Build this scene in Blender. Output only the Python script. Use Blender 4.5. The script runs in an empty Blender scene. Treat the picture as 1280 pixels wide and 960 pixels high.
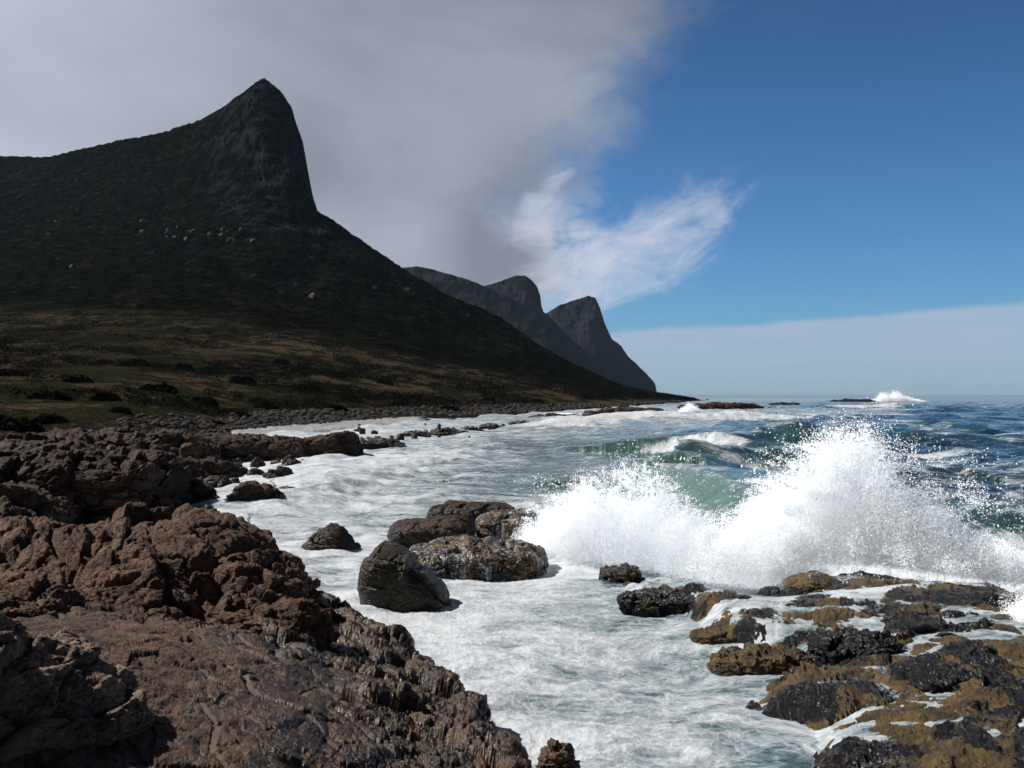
import bpy, math, random
import numpy as np
PI = math.pi
rad = math.radians
random.seed(7)
RNG = np.random.default_rng(11)
sc = bpy.context.scene
COL = sc.collection

# ------------------------------------------------------------------ camera
F = 1150.0            # focal length in pixels of the 1280 px frame
CAMZ = 4.0            # eye height above the water
HY = 493.0            # row of the horizon
cd = bpy.data.cameras.new("camera")
cam = bpy.data.objects.new("camera", cd)
COL.objects.link(cam)
cam.location = (0, 0, CAMZ)
cam.rotation_euler = (PI / 2, 0, 0)
cd.sensor_width = 36
cd.lens = 36 * F / 1280
cd.shift_y = (HY - 480) / 1280
cd.clip_start = 0.1
cd.clip_end = 40000
sc.camera = cam

# ------------------------------------------------------------------ light
SUN_AZ, SUN_EL = -74.0, 45.0       # azimuth from +Y towards +X, elevation
sd = (math.sin(rad(SUN_AZ)) * math.cos(rad(SUN_EL)), math.cos(rad(SUN_AZ)) * math.cos(rad(SUN_EL)), math.sin(rad(SUN_EL)))
sl = bpy.data.lights.new("sun", 'SUN')
sl.energy = 5.0
sl.angle = rad(0.5)
sl.color = (1.0, 0.96, 0.90)
sun = bpy.data.objects.new("sun", sl)
COL.objects.link(sun)
from mathutils import Vector
sun.rotation_euler = Vector(sd).to_track_quat('Z', 'Y').to_euler()
sc.view_settings.view_transform = 'Standard'
sc.view_settings.look = 'None'
sc.view_settings.gamma = 1
sc.view_settings.use_curve_mapping = False
sc.view_settings.exposure = 0.05
sc.cycles.max_bounces = 10
sc.cycles.diffuse_bounces = 8
sc.cycles.glossy_bounces = 3
sc.cycles.transmission_bounces = 4
sc.cycles.volume_bounces = 1
sc.cycles.transparent_max_bounces = 8
sc.cycles.use_denoising = True


# ------------------------------------------------------------------ node helpers
class NT:
    def __init__(s, tree):
        s.t = tree
        s.n = tree.nodes
        s.l = tree.links

    def node(s, typ, **kw):
        n = s.n.new(typ)
        for k, v in kw.items():
            setattr(n, k, v)
        return n

    def put(s, sock, v):
        if isinstance(v, bpy.types.NodeSocket):
            s.l.new(v, sock)
        elif v is not None:
            if hasattr(sock.default_value, '__len__') and not hasattr(v, '__len__'):
                sock.default_value = [v] * len(sock.default_value)
            elif hasattr(sock.default_value, '__len__') and len(sock.default_value) == 4 and len(v) == 3:
                sock.default_value = (*v, 1)
            else:
                sock.default_value = v

    def m(s, op, a, b=None, c=None, clamp=False):
        n = s.node('ShaderNodeMath', operation=op, use_clamp=clamp)
        s.put(n.inputs[0], a)
        if b is not None: s.put(n.inputs[1], b)
        if c is not None: s.put(n.inputs[2], c)
        return n.outputs[0]

    def vm(s, op, a, b=None):
        n = s.node('ShaderNodeVectorMath', operation=op)
        s.put(n.inputs[0], a)
        if b is not None: s.put(n.inputs[1], b)
        return n.outputs[0]

    def ss(s, x, lo, hi, a=0.0, b=1.0):
        n = s.node('ShaderNodeMapRange', interpolation_type='SMOOTHSTEP')
        s.put(n.inputs['Value'], x)
        s.put(n.inputs['From Min'], lo); s.put(n.inputs['From Max'], hi)
        s.put(n.inputs['To Min'], a); s.put(n.inputs['To Max'], b)
        return n.outputs[0]

    def mix(s, f, a, b):
        n = s.node('ShaderNodeMix', data_type='RGBA')
        s.put(n.inputs[0], f)
        s.put(n.inputs[6], a); s.put(n.inputs[7], b)
        return n.outputs[2]

    def noise(s, vec, scale, detail=4, rough=0.5, dist=0.0, w=None, typ='FBM'):
        n = s.node('ShaderNodeTexNoise', noise_dimensions='3D')
        n.noise_type = typ
        s.put(n.inputs['Vector'], vec)
        s.put(n.inputs['Scale'], scale); s.put(n.inputs['Detail'], detail)
        s.put(n.inputs['Roughness'], rough); s.put(n.inputs['Distortion'], dist)
        return n.outputs['Fac']

    def vor(s, vec, scale, feature='F1', out='Distance', rnd=1.0):
        n = s.node('ShaderNodeTexVoronoi', feature=feature)
        s.put(n.inputs['Vector'], vec); s.put(n.inputs['Scale'], scale)
        s.put(n.inputs['Randomness'], rnd)
        return n.outputs[out]

    def attr(s, name):
        n = s.node('ShaderNodeAttribute', attribute_name=name)
        return n.outputs['Fac']

    def pos(s, scale=(1, 1, 1), obj=False):
        if obj:
            v = s.node('ShaderNodeTexCoord').outputs['Object']
        else:
            v = s.node('ShaderNodeNewGeometry').outputs['Position']
        if scale != (1, 1, 1):
            v = s.vm('MULTIPLY', v, scale)
        return v

    def bump(s, h, strength, dist, normal=None):
        n = s.node('ShaderNodeBump')
        s.put(n.inputs['Strength'], strength); s.put(n.inputs['Distance'], dist)
        s.put(n.inputs['Height'], h)
        if normal is not None: s.put(n.inputs['Normal'], normal)
        return n.outputs[0]


def material(name, build):
    m = bpy.data.materials.new(name)
    m.use_nodes = True
    m.node_tree.nodes.clear()
    t = NT(m.node_tree)
    out = t.node('ShaderNodeOutputMaterial')
    build(t, out)
    return m


def principled(t, **kw):
    b = t.node('ShaderNodeBsdfPrincipled')
    for k, v in kw.items():
        t.put(b.inputs[k.replace('_', ' ')], v)
    return b


# ------------------------------------------------------------------ sky
w = bpy.data.worlds.new("World")
sc.world = w
w.use_nodes = True
w.node_tree.nodes.clear()
t = NT(w.node_tree)
wo = t.node('ShaderNodeOutputWorld')
bg = t.node('ShaderNodeBackground')
sky = t.node('ShaderNodeTexSky', sky_type='NISHITA')
sky.sun_disc = False
sky.sun_elevation = rad(SUN_EL)
sky.sun_rotation = rad(SUN_AZ % 360)
sky.altitude = 0
sky.air_density = 1.0
sky.dust_density = 0.3
sky.ozone_density = 2.5
SKY = 0.085
d = t.node('ShaderNodeTexCoord').outputs['Generated']
sep = t.node('ShaderNodeSeparateXYZ'); t.put(sep.inputs[0], d)
az = t.m('MULTIPLY', t.m('ARCTAN2', sep.outputs[0], sep.outputs[1]), 180 / PI)
el = t.m('MULTIPLY', t.m('ARCSINE', sep.outputs[2]), 180 / PI)
# big grey cloud deck over the mountains, edge given in degrees of azimuth by elevation
n1 = t.noise(d, 3.0, 6, 0.55, 0.3)
n2 = t.noise(t.vm('MULTIPLY', d, (1, 1, 2.2)), 9.0, 6, 0.6, 0.6)
n3 = t.noise(t.vm('MULTIPLY', d, (1.0, 1.0, 1.7)), 22.0, 5, 0.6, 0.8)
fc = t.node('ShaderNodeFloatCurve')
cv = fc.mapping.curves[0]
# x: elevation 0..50 deg -> 0..1, y: edge azimuth -30..30 -> 0..1
pts = [(0, 1.2), (5.0, 1.0), (6.2, 3.2), (8.0, 4.8), (9.6, 4.0), (11.5, 2.6), (13.8, 4.8), (17, 7.0), (20, 8.8), (24, 10.6), (32, 12), (50, 12)]
for i, (e, a) in enumerate(pts):
    x, y = e / 50, (a + 30) / 60
    if i == 0: cv.points[0].location = (x, y)
    elif i == len(pts) - 1: cv.points[-1].location = (x, y)
    else: cv.points.new(x, y)
fc.mapping.update()
t.put(fc.inputs['Value'], t.m('DIVIDE', el, 50))
edge = t.m('SUBTRACT', t.m('MULTIPLY', fc.outputs[0], 60), 30)
edge = t.m('ADD', edge, t.m('MULTIPLY', t.m('SUBTRACT', n2, 0.5), 8.5))
edge = t.m('ADD', edge, t.m('MULTIPLY', t.m('SUBTRACT', n3, 0.5), 2.5))
dist = t.m('SUBTRACT', edge, az)
deck = t.ss(dist, -2.6, 5.2)
deck = t.m('MULTIPLY', deck, t.ss(el, 2.2, 5.2))
# torn white tongue of cloud reaching out to the right
ta = t.m('SUBTRACT', az, 6.0)
te = t.m('SUBTRACT', el, 7.9)
tu = t.m('ADD', t.m('MULTIPLY', ta, 0.89), t.m('MULTIPLY', te, 0.46))
tv = t.m('SUBTRACT', t.m('MULTIPLY', te, 0.89), t.m('MULTIPLY', ta, 0.46))
cmb = t.node('ShaderNodeCombineXYZ')
t.put(cmb.inputs[0], t.m('MULTIPLY', tu, 0.23)); t.put(cmb.inputs[1], t.m('MULTIPLY', tv, 0.42)); t.put(cmb.inputs[2], 1.7)
n4 = t.noise(cmb.outputs[0], 1.0, 7, 0.62, 0.7)
tr = t.m('ADD', t.m('POWER', t.m('ABSOLUTE', t.m('DIVIDE', tu, 8.0)), 2.0), t.m('POWER', t.m('ABSOLUTE', t.m('DIVIDE', tv, 2.9)), 2.0))
tr = t.m('ADD', tr, t.m('MULTIPLY', t.m('SUBTRACT', n4, 0.5), 3.8))
tr = t.m('ADD', tr, t.m('MULTIPLY', t.m('SUBTRACT', n3, 0.5), 1.2))
tongue = t.m('MULTIPLY', t.ss(tr, 1.5, -0.9), 0.92)
# upper strand of the tongue
sa = t.m('SUBTRACT', az, 2.0)
se = t.m('SUBTRACT', el, 11.5)
su = t.m('ADD', t.m('MULTIPLY', sa, 0.5), t.m('MULTIPLY', se, 0.86))
sv = t.m('SUBTRACT', t.m('MULTIPLY', se, 0.5), t.m('MULTIPLY', sa, 0.86))
sr = t.m('ADD', t.m('POWER', t.m('ABSOLUTE', t.m('DIVIDE', su, 3.4)), 2.0), t.m('POWER', t.m('ABSOLUTE', t.m('DIVIDE', sv, 1.5)), 2.0))
sr = t.m('ADD', sr, t.m('MULTIPLY', t.m('SUBTRACT', n3, 0.5), 2.6))
sr = t.m('ADD', sr, t.m('MULTIPLY', t.m('SUBTRACT', n2, 0.5), 1.6))
sr = t.m('ADD', sr, t.m('MULTIPLY', t.m('SUBTRACT', n4, 0.5), 3.0))
strand = t.m('MULTIPLY', t.ss(sr, 1.3, -0.8), 0.8)
white = t.m('MAXIMUM', tongue, strand)
# low bank of cloud along the horizon
bank_top = t.m('ADD', t.m('ADD', 3.55, t.m('MULTIPLY', az, 0.055)), t.m('MULTIPLY', t.m('SUBTRACT', n2, 0.5), 0.9))
bank = t.m('MULTIPLY', t.ss(t.m('SUBTRACT', bank_top, el), -0.12, 0.38), 0.76)
st_ = t.noise(t.vm('MULTIPLY', d, (1, 1, 14)), 7.0, 4, 0.5)
bank = t.m('MULTIPLY', bank, t.ss(st_, 0.2, 0.6, 0.75, 1.0))
bank = t.m('MULTIPLY', bank, t.ss(el, -0.5, 3.0, 0.55, 1.0))
# thin veil in the upper blue
veil = t.m('MULTIPLY', t.m('MULTIPLY', t.ss(n1, 0.45, 0.75), t.ss(dist, -11, 2)), 0.32)
skyc = t.vm('MULTIPLY', sky.outputs[0], (0.30, 0.55, 0.79))
skyc = t.vm('SCALE', skyc, None)
skyc.node.inputs['Scale'].default_value = 1.0
t.put(skyc.node.inputs['Scale'], t.ss(el, 2, 28, 1.48, 0.93))
shade = t.ss(t.noise(t.vm('MULTIPLY', d, (1, 1, 1.8)), 3.2, 4, 0.5, 0.4), 0.32, 0.7)
lob = t.m('ADD', t.ss(az, -9, -27, 0, .7), t.m('MULTIPLY', t.ss(t.m('ABSOLUTE', t.m('SUBTRACT', el, 8.5)), 5.0, 0.0), t.ss(az, -1.5, -7, 0.0, 0.55)))
lob = t.m('SUBTRACT', lob, t.m('MULTIPLY', t.m('MULTIPLY', t.ss(t.m('ABSOLUTE', t.m('SUBTRACT', az, 1.0)), 6.0, 0.0), t.ss(t.m('ABSOLUTE', t.m('SUBTRACT', el, 11.5)), 8, 0)), 0.45))
k = 1.36 / SKY
greyA = (0.165 * k, 0.184 * k, 0.228 * k)
greyB = (0.385 * k, 0.41 * k, 0.485 * k)
deckc = t.mix(t.m('ADD', t.m('MULTIPLY', shade, 0.40), t.m('MULTIPLY', lob, 0.85), clamp=True), greyA, greyB)
c = t.mix(veil, skyc, (0.33 * k, 0.36 * k, 0.46 * k))
c = t.mix(bank, c, (0.31 * k, 0.36 * k, 0.465 * k))
c = t.mix(deck, c, deckc)
lit = t.m('MULTIPLY', t.m('MULTIPLY', t.ss(dist, -3.0, 0.5), t.ss(dist, 5.5, 1.0)), t.ss(t.m('ABSOLUTE', t.m('SUBTRACT', el, 8.6)), 4.8, 1.0))
lit = t.m('MULTIPLY', lit, t.ss(t.m('ADD', t.m('MULTIPLY', n3, 0.5), t.m('MULTIPLY', n2, 0.5)), 0.36, 0.60))
c = t.mix(t.m('MULTIPLY', lit, 0.75), c, (0.46 * k, 0.48 * k, 0.54 * k))
c = t.mix(t.m('MULTIPLY', white, 0.86), c, (0.50 * k, 0.51 * k, 0.57 * k))
# unseen sky overhead and behind the camera, dimmed to deepen the shadows
dim = t.m('MULTIPLY', t.ss(el, 25, 42, 1.0, 0.22), t.ss(t.m('ABSOLUTE', az), 38, 80, 1.0, 0.30))
c = t.vm('SCALE', c, None)
t.put(c.node.inputs['Scale'], dim)
t.put(bg.inputs['Color'], c)
bg.inputs['Strength'].default_value = SKY
t.l.new(bg.outputs[0], wo.inputs[0])


# ------------------------------------------------------------------ numpy noise
_perm = RNG.permutation(256).astype(np.int32)
_perm = np.concatenate([_perm, _perm, _perm])
_g = RNG.normal(size=(256, 3)).astype(np.float32)
_g /= np.linalg.norm(_g, axis=1, keepdims=True)
_rv = RNG.random((256, 4)).astype(np.float32)


from concurrent.futures import ThreadPoolExecutor
_pool = ThreadPoolExecutor(4)


def _chunks(fn, p, size=60000):
    p = np.asarray(p, np.float32)
    if len(p) <= size: return fn(p)
    parts = list(_pool.map(fn, [p[i:i + size] for i in range(0, len(p), size)]))
    if isinstance(parts[0], tuple): return tuple(np.concatenate([q[k_] for q in parts]) for k_ in range(len(parts[0])))
    return np.concatenate(parts)


def perlin(p):
    return _chunks(_perlin, p)


def _perlin(p):
    i = np.floor(p).astype(np.int32)
    f = p - i
    u = f * f * f * (f * (f * 6 - 15) + 10)
    i &= 255
    r = 0
    for dx in (0, 1):
        for dy in (0, 1):
            for dz in (0, 1):
                h = _perm[_perm[_perm[(i[:, 0] + dx) & 255] + ((i[:, 1] + dy) & 255)] + ((i[:, 2] + dz) & 255)]
                g = _g[h]
                dot = g[:, 0] * (f[:, 0] - dx) + g[:, 1] * (f[:, 1] - dy) + g[:, 2] * (f[:, 2] - dz)
                wx = u[:, 0] if dx else 1 - u[:, 0]
                wy = u[:, 1] if dy else 1 - u[:, 1]
                wz = u[:, 2] if dz else 1 - u[:, 2]
                r = r + dot * wx * wy * wz
    return r * 1.5


def fbm(p, octv=4, gain=0.5, lac=2.03, ridged=False):
    p = np.asarray(p, np.float32)
    a, s, tot = 1.0, 0, 0
    for o in range(octv):
        n = perlin(p + 17.3 * o)
        if ridged: n = 1 - 2 * np.abs(n)
        s = s + a * n
        tot += a
        a *= gain
        p = p * lac
    return s / tot


def worley(p):
    """F1, F2 and a random value of the nearest cell"""
    return _chunks(_worley, p)[:3]


def facet(p):
    """tilted random plane per cell: blocky fracture relief, with the distance to the crack"""
    return _chunks(_facet, p)


def _facet(p):
    f1, f2, c, h, off = _worley(p, True)
    g = _g[h]
    return (g * off).sum(1), c - 0.5, f2 - f1


def _worley(p, full=False):
    hid = np.zeros(len(p), np.int32)
    best = np.zeros((len(p), 3), np.float32)
    i = np.floor(p).astype(np.int32)
    f1 = np.full(len(p), 9.0, np.float32)
    f2 = np.full(len(p), 9.0, np.float32)
    cid = np.zeros(len(p), np.float32)
    fr = p - i
    for dx in (-1, 0, 1):
        for dy in (-1, 0, 1):
            for dz in (-1, 0, 1):
                h = _perm[_perm[_perm[(i[:, 0] + dx) & 255] + ((i[:, 1] + dy) & 255)] + ((i[:, 2] + dz) & 255)]
                rv = _rv[h]
                ex = dx + rv[:, 0] - fr[:, 0]
                ey = dy + rv[:, 1] - fr[:, 1]
                ez = dz + rv[:, 2] - fr[:, 2]
                dd = ex * ex + ey * ey + ez * ez
                near = dd < f1
                f2 = np.where(near, f1, np.minimum(f2, dd))
                cid = np.where(near, rv[:, 3], cid)
                if full:
                    hid = np.where(near, h, hid)
                    best[near] = -np.stack([ex, ey, ez], -1)[near]
                f1 = np.where(near, dd, f1)
    if full: return np.sqrt(f1), np.sqrt(f2), cid, hid, best
    return np.sqrt(f1), np.sqrt(f2), cid


def sst(x, lo, hi):
    q = np.clip((x - lo) / (hi - lo), 0, 1)
    return q * q * (3 - 2 * q)


def rotm(ax, ay, az_):
    from mathutils import Euler
    return np.array(Euler((ax, ay, az_)).to_matrix(), np.float32)


def px(x, y, z=0.0):
    """point of the place at height z behind pixel (x, y) of the 1280x960 frame"""
    dd = (CAMZ - z) * F / (y - HY)
    return ((x - 640) / F * dd, dd, z)


# ------------------------------------------------------------------ mesh helpers
def tag(o, label=None, cat=None, group=None, kind=None):
    if label: o['label'] = label
    if cat: o['category'] = cat
    if group: o['group'] = group
    if kind: o['kind'] = kind
    return o


def mesh_obj(name, V, faces, mat, parent=None, smooth=True, attrs=None, n=4):
    me = bpy.data.meshes.new(name)
    V = np.ascontiguousarray(V, np.float32).reshape(-1, 3)
    faces = np.ascontiguousarray(faces, np.int32).reshape(-1, n)
    me.vertices.add(len(V))
    me.vertices.foreach_set('co', V.ravel())
    me.loops.add(faces.size)
    me.loops.foreach_set('vertex_index', faces.ravel())
    me.polygons.add(len(faces))
    me.polygons.foreach_set('loop_start', np.arange(0, faces.size, n, dtype=np.int32))
    me.polygons.foreach_set('loop_total', np.full(len(faces), n, np.int32))
    me.polygons.foreach_set('use_smooth', np.full(len(faces), smooth, bool))
    me.update(calc_edges=True)
    for k_, v_ in (attrs or {}).items():
        a = me.attributes.new(k_, 'FLOAT', 'POINT')
        a.data.foreach_set('value', np.ascontiguousarray(v_, np.float32).ravel())
    me.materials.append(mat)
    o = bpy.data.objects.new(name, me)
    COL.objects.link(o)
    if parent: o.parent = parent
    return o


def grid_faces(r, c):
    i = np.arange((r - 1) * c, dtype=np.int32).reshape(r - 1, c)[:, :-1]
    return np.stack([i, i + 1, i + c + 1, i + c], -1).reshape(-1, 4)


def normals_grid(P):
    """P: r x c x 3"""
    du = np.gradient(P, axis=1)
    dv = np.gradient(P, axis=0)
    n = np.cross(du, dv)
    n /= np.linalg.norm(n, axis=2, keepdims=True) + 1e-9
    return n


def ptab(xs, tab, col):
    tab = sorted(tab)
    return np.interp(xs, [q[0] for q in tab], [q[col] for q in tab])


# ------------------------------------------------------------------ materials
def rock_mat(name, dry, dry2, wet_col, wet_amt=1.0, weed=None, bump_s=1.0, streak=0.0, gloss=0.30, waterline=0.35, crack=0.18):
    def b(t, out):
        P = t.pos()
        a = t.noise(P, 0.9, 5, 0.6)
        b2 = t.noise(P, 4.5, 6, 0.65)
        c3 = t.noise(P, 26, 4, 0.6)
        lay = t.noise(t.vm('MULTIPLY', t.vm('ADD', P, t.vm('SCALE', P, None)), (1.2, 0.6, 6)), 1.6, 5, 0.6)
        col = t.mix(t.ss(a, 0.38, 0.62), dry, dry2)
        dk = tuple(v * 0.45 for v in dry)
        col = t.mix(t.ss(b2, 0.56, 0.40), col, dk)
        lt = tuple(min(1, v * 1.7 + 0.02) for v in dry2)
        col = t.mix(t.m('MULTIPLY', t.ss(c3, 0.55, 0.72), 0.55), col, lt)
        col = t.mix(t.m('MULTIPLY', t.ss(lay, 0.5, 0.68), 0.4), col, tuple(v * 0.6 for v in dry2))
        sp = t.node('ShaderNodeSeparateXYZ'); t.put(sp.inputs[0], P)
        wet = t.ss(t.m('ADD', sp.outputs[2], t.m('MULTIPLY', t.m('SUBTRACT', b2, 0.5), 0.8)), waterline + 0.3, waterline - 0.05)
        wet = t.m('MULTIPLY', wet, wet_amt)
        if weed:
            wc = t.mix(t.ss(t.noise(P, 2.2, 5, 0.65, 0.5), 0.47, 0.55), wet_col, weed)
        else:
            wc = wet_col
        col = t.mix(wet, col, wc)
        rough = t.ss(wet, 0, 1, 0.86, gloss)
        if streak:
            sv = t.noise(t.vm('MULTIPLY', P, (9, 9, 0.9)), 1.0, 4, 0.6, 1.0)
            sv2 = t.noise(P, 1.1, 3, 0.5)
            sf = t.m('MULTIPLY', t.ss(sv, 0.53, 0.60), t.ss(sv2, 0.45, 0.56))
            sf = t.m('MULTIPLY', sf, streak)
            col = t.mix(sf, col, (0.62, 0.65, 0.68))
        h = t.m('ADD', t.m('MULTIPLY', b2, 0.5), t.m('ADD', t.m('MULTIPLY', c3, 0.22), t.m('MULTIPLY', t.noise(P, 90, 3, 0.6), 0.10)))
        cr = t.vor(t.vm('ADD', P, t.vm('SCALE', t.node('ShaderNodeTexNoise').outputs['Color'], None)), 5.0, 'DISTANCE_TO_EDGE')
        h = t.m('ADD', h, t.m('MULTIPLY', t.ss(cr, 0.0, 0.07), crack))
        nrm = t.bump(h, 0.9 * bump_s, 0.10)
        p = principled(t, Base_Color=col, Roughness=rough, Normal=nrm)
        t.l.new(p.outputs[0], out.inputs[0])
    return material(name, b)


M_rock = rock_mat('brown_rock', (0.0978, 0.0463, 0.0248), (0.1672, 0.0869, 0.0508), (0.0273, 0.0146, 0.0078), 0.85)
M_shelf = rock_mat('shelf_rock', (0.0762, 0.0363, 0.0203), (0.1324, 0.0720, 0.0435), (0.0251, 0.0128, 0.0064), 0.85, weed=(0.085, 0.045, 0.016), gloss=0.27, waterline=0.9, crack=0.03)
M_dark = rock_mat('dark_rock', (0.0428, 0.0219, 0.0136), (0.0856, 0.0450, 0.0282), (0.0130, 0.0088, 0.0065), 0.8)
M_wet = rock_mat('wet_boulder', (0.034, 0.023, 0.014), (0.062, 0.042, 0.024), (0.022, 0.016, 0.010), 0.6, weed=(0.032, 0.026, 0.010), gloss=0.22, waterline=0.9)
M_casc = rock_mat('washed_rock', (0.0525, 0.0350, 0.0210), (0.0980, 0.0665, 0.0385), (0.0154, 0.0154, 0.0168), 0.9, weed=(0.13, 0.075, 0.025), streak=0.8, gloss=0.25, waterline=0.7)
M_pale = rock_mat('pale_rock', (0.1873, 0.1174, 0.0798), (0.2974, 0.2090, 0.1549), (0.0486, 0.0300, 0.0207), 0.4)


def reef_b(t, out):
    P = t.pos()
    n = t.noise(P, 1.1, 9, 0.68, 0.6)
    mus = t.ss(t.m('ADD', n, t.m('MULTIPLY', t.attr('mussel'), 0.22)), 0.52, 0.56)
    o1 = t.noise(P, 3.0, 5, 0.6)
    ochre = t.mix(t.ss(o1, 0.35, 0.65), (0.040, 0.023, 0.011), (0.19, 0.115, 0.028))
    ochre = t.mix(t.ss(t.noise(P, 14, 4, 0.6), 0.48, 0.68), ochre, (0.10, 0.075, 0.04))
    v = t.vor(P, 20, 'F1')
    black = t.mix(t.ss(v, 0.15, 0.5), (0.022, 0.023, 0.029), (0.003, 0.003, 0.004))
    sv = t.vor(P, 13, 'F1')
    barn = t.m('MULTIPLY', t.ss(sv, 0.20, 0.12), t.ss(t.noise(P, 3, 3), 0.42, 0.6))
    black = t.mix(t.m('MULTIPLY', barn, 0.8), black, (0.45, 0.45, 0.45))
    col = t.mix(mus, ochre, black)
    # thin foam left in the cracks by the last wash
    f1 = t.noise(t.vm('MULTIPLY', P, (0.7, 1.8, 1.0)), 2.0, 6, 0.62, 1.2)
    fl = t.m('ABSOLUTE', t.m('SUBTRACT', f1, 0.5))
    film = t.m('MULTIPLY', t.ss(fl, 0.020, 0.004), t.ss(t.attr('hollow'), 0.35, 0.75))
    film = t.m('MAXIMUM', film, t.m('MULTIPLY', t.ss(t.attr('hollow'), 0.78, 0.95), t.ss(t.noise(P, 6, 5, 0.7), 0.42, 0.56)))
    col = t.mix(t.m('MULTIPLY', film, 0.8), col, (0.60, 0.64, 0.68))
    rough = t.mix(mus, (0.36,) * 3, (0.24,) * 3)
    h = t.m('ADD', t.m('MULTIPLY', v, 0.35), t.m('MULTIPLY', t.noise(P, 45, 4, 0.7), 0.6))
    nrm = t.bump(h, 1.0, 0.07)
    p = principled(t, Base_Color=col, Roughness=rough, Normal=nrm)
    t.l.new(p.outputs[0], out.inputs[0])


M_scar = rock_mat('weathered_grey_rock', (0.0240, 0.0252, 0.0276), (0.0540, 0.0552, 0.0588), (0.04, 0.04, 0.04), 0.0)
M_stone = rock_mat('grey_beach_stone', (0.022, 0.017, 0.013), (0.055, 0.043, 0.034), (0.02, 0.017, 0.015), 0.3)
M_reef = material('mussel_and_weed_reef', reef_b)


def sea_b(t, out):
    P = t.pos((1, 1, 0.3))
    foam = t.attr('foam')
    green = t.attr('green')
    scl = t.attr('scl')           # pattern grows with open water
    warp = t.node('ShaderNodeTexNoise'); t.put(warp.inputs['Vector'], P); warp.inputs['Scale'].default_value = 0.35
    warp.inputs['Detail'].default_value = 3
    W = t.vm('ADD', P, t.vm('MULTIPLY', warp.outputs['Color'], (2.0, 2.0, 0)))
    a = t.noise(t.vm('MULTIPLY', W, (0.75, 1.3, 1)), 0.55, 8, 0.64, 0.8)
    b = t.noise(t.vm('MULTIPLY', W, (0.8, 1.35, 1)), 2.2, 7, 0.66, 1.1)
    lace = t.m('ABSOLUTE', t.m('SUBTRACT', t.noise(t.vm('MULTIPLY', W, (0.9, 1.5, 1)), 1.5, 6, 0.6, 1.6), 0.5))
    wc = t.node('ShaderNodeTexNoise'); t.put(wc.inputs['Vector'], P); wc.inputs['Scale'].default_value = 2.4; wc.inputs['Detail'].default_value = 4
    cells = t.vor(t.vm('ADD', t.vm('MULTIPLY', W, (1, 1.5, 1)), t.vm('MULTIPLY', wc.outputs['Color'], (.9, .9, 0))), 2.6, 'DISTANCE_TO_EDGE')
    nn = t.m('ADD', t.m('ADD', t.m('MULTIPLY', a, 1.0), t.m('MULTIPLY', b, 0.70)), t.m('ADD', -0.37, t.m('ADD', t.m('MULTIPLY', t.ss(lace, 0.06, 0.0), 0.08), t.m('MULTIPLY', t.ss(cells, 0.14, 0.0), 0.085))))
    thr = t.m('SUBTRACT', 0.80, t.m('MULTIPLY', foam, 0.52))
    f = t.ss(t.m('SUBTRACT', nn, thr), -0.035, 0.055)
    f = t.m('MULTIPLY', f, t.ss(foam, 0.02, 0.12))
    deep = t.mix(t.ss(green, 0, 1), (0.006, 0.022, 0.040), (0.028, 0.070, 0.064))
    deep = t.mix(t.ss(green, 1.0, 1.9), deep, (0.105, 0.180, 0.170))
    sub = t.ss(t.m('SUBTRACT', nn, thr), -0.20, 0.03)
    deep = t.mix(t.m('MULTIPLY', sub, t.ss(foam, 0.15, 0.7, 0.0, 0.85)), deep, (0.20, 0.27, 0.27))
    rn = t.noise(P, 9, 5, 0.6)
    rp = t.noise(P, 1.6, 4, 0.55)
    nw = t.bump(t.m('ADD', t.m('MULTIPLY', rn, 0.14), rp), 0.42, 0.14)
    water = principled(t, Base_Color=deep, Roughness=0.10, IOR=1.333, Normal=nw)
    fh = t.m('ADD', t.m('MULTIPLY', nn, 0.8), t.m('ADD', t.m('MULTIPLY', t.noise(P, 14, 5, 0.7), 0.25), t.m('MULTIPLY', t.noise(P, 55, 3, 0.6), 0.08)))
    nf = t.bump(fh, 0.55, 0.12)
    thick = t.ss(t.m('SUBTRACT', nn, thr), -0.02, 0.34)
    fcol = t.mix(thick, (0.26, 0.31, 0.35), (0.64, 0.67, 0.71))
    fm = principled(t, Base_Color=fcol, Roughness=0.75, Normal=nf)
    mx = t.node('ShaderNodeMixShader')
    t.put(mx.inputs[0], f)
    t.l.new(water.outputs[0], mx.inputs[1]); t.l.new(fm.outputs[0], mx.inputs[2])
    t.l.new(mx.outputs[0], out.inputs[0])


M_sea = material('sea_water_and_foam', sea_b)


def spray_b(t, out):
    a = t.node('ShaderNodeBsdfDiffuse'); a.inputs[0].default_value = (0.578, 0.585, 0.592, 1)
    b = t.node('ShaderNodeBsdfTranslucent'); b.inputs[0].default_value = (0.578, 0.585, 0.592, 1)
    m = t.node('ShaderNodeAddShader')
    t.l.new(a.outputs[0], m.inputs[0]); t.l.new(b.outputs[0], m.inputs[1])
    t.l.new(m.outputs[0], out.inputs[0])


M_spray = material('white_spray', spray_b)


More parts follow.
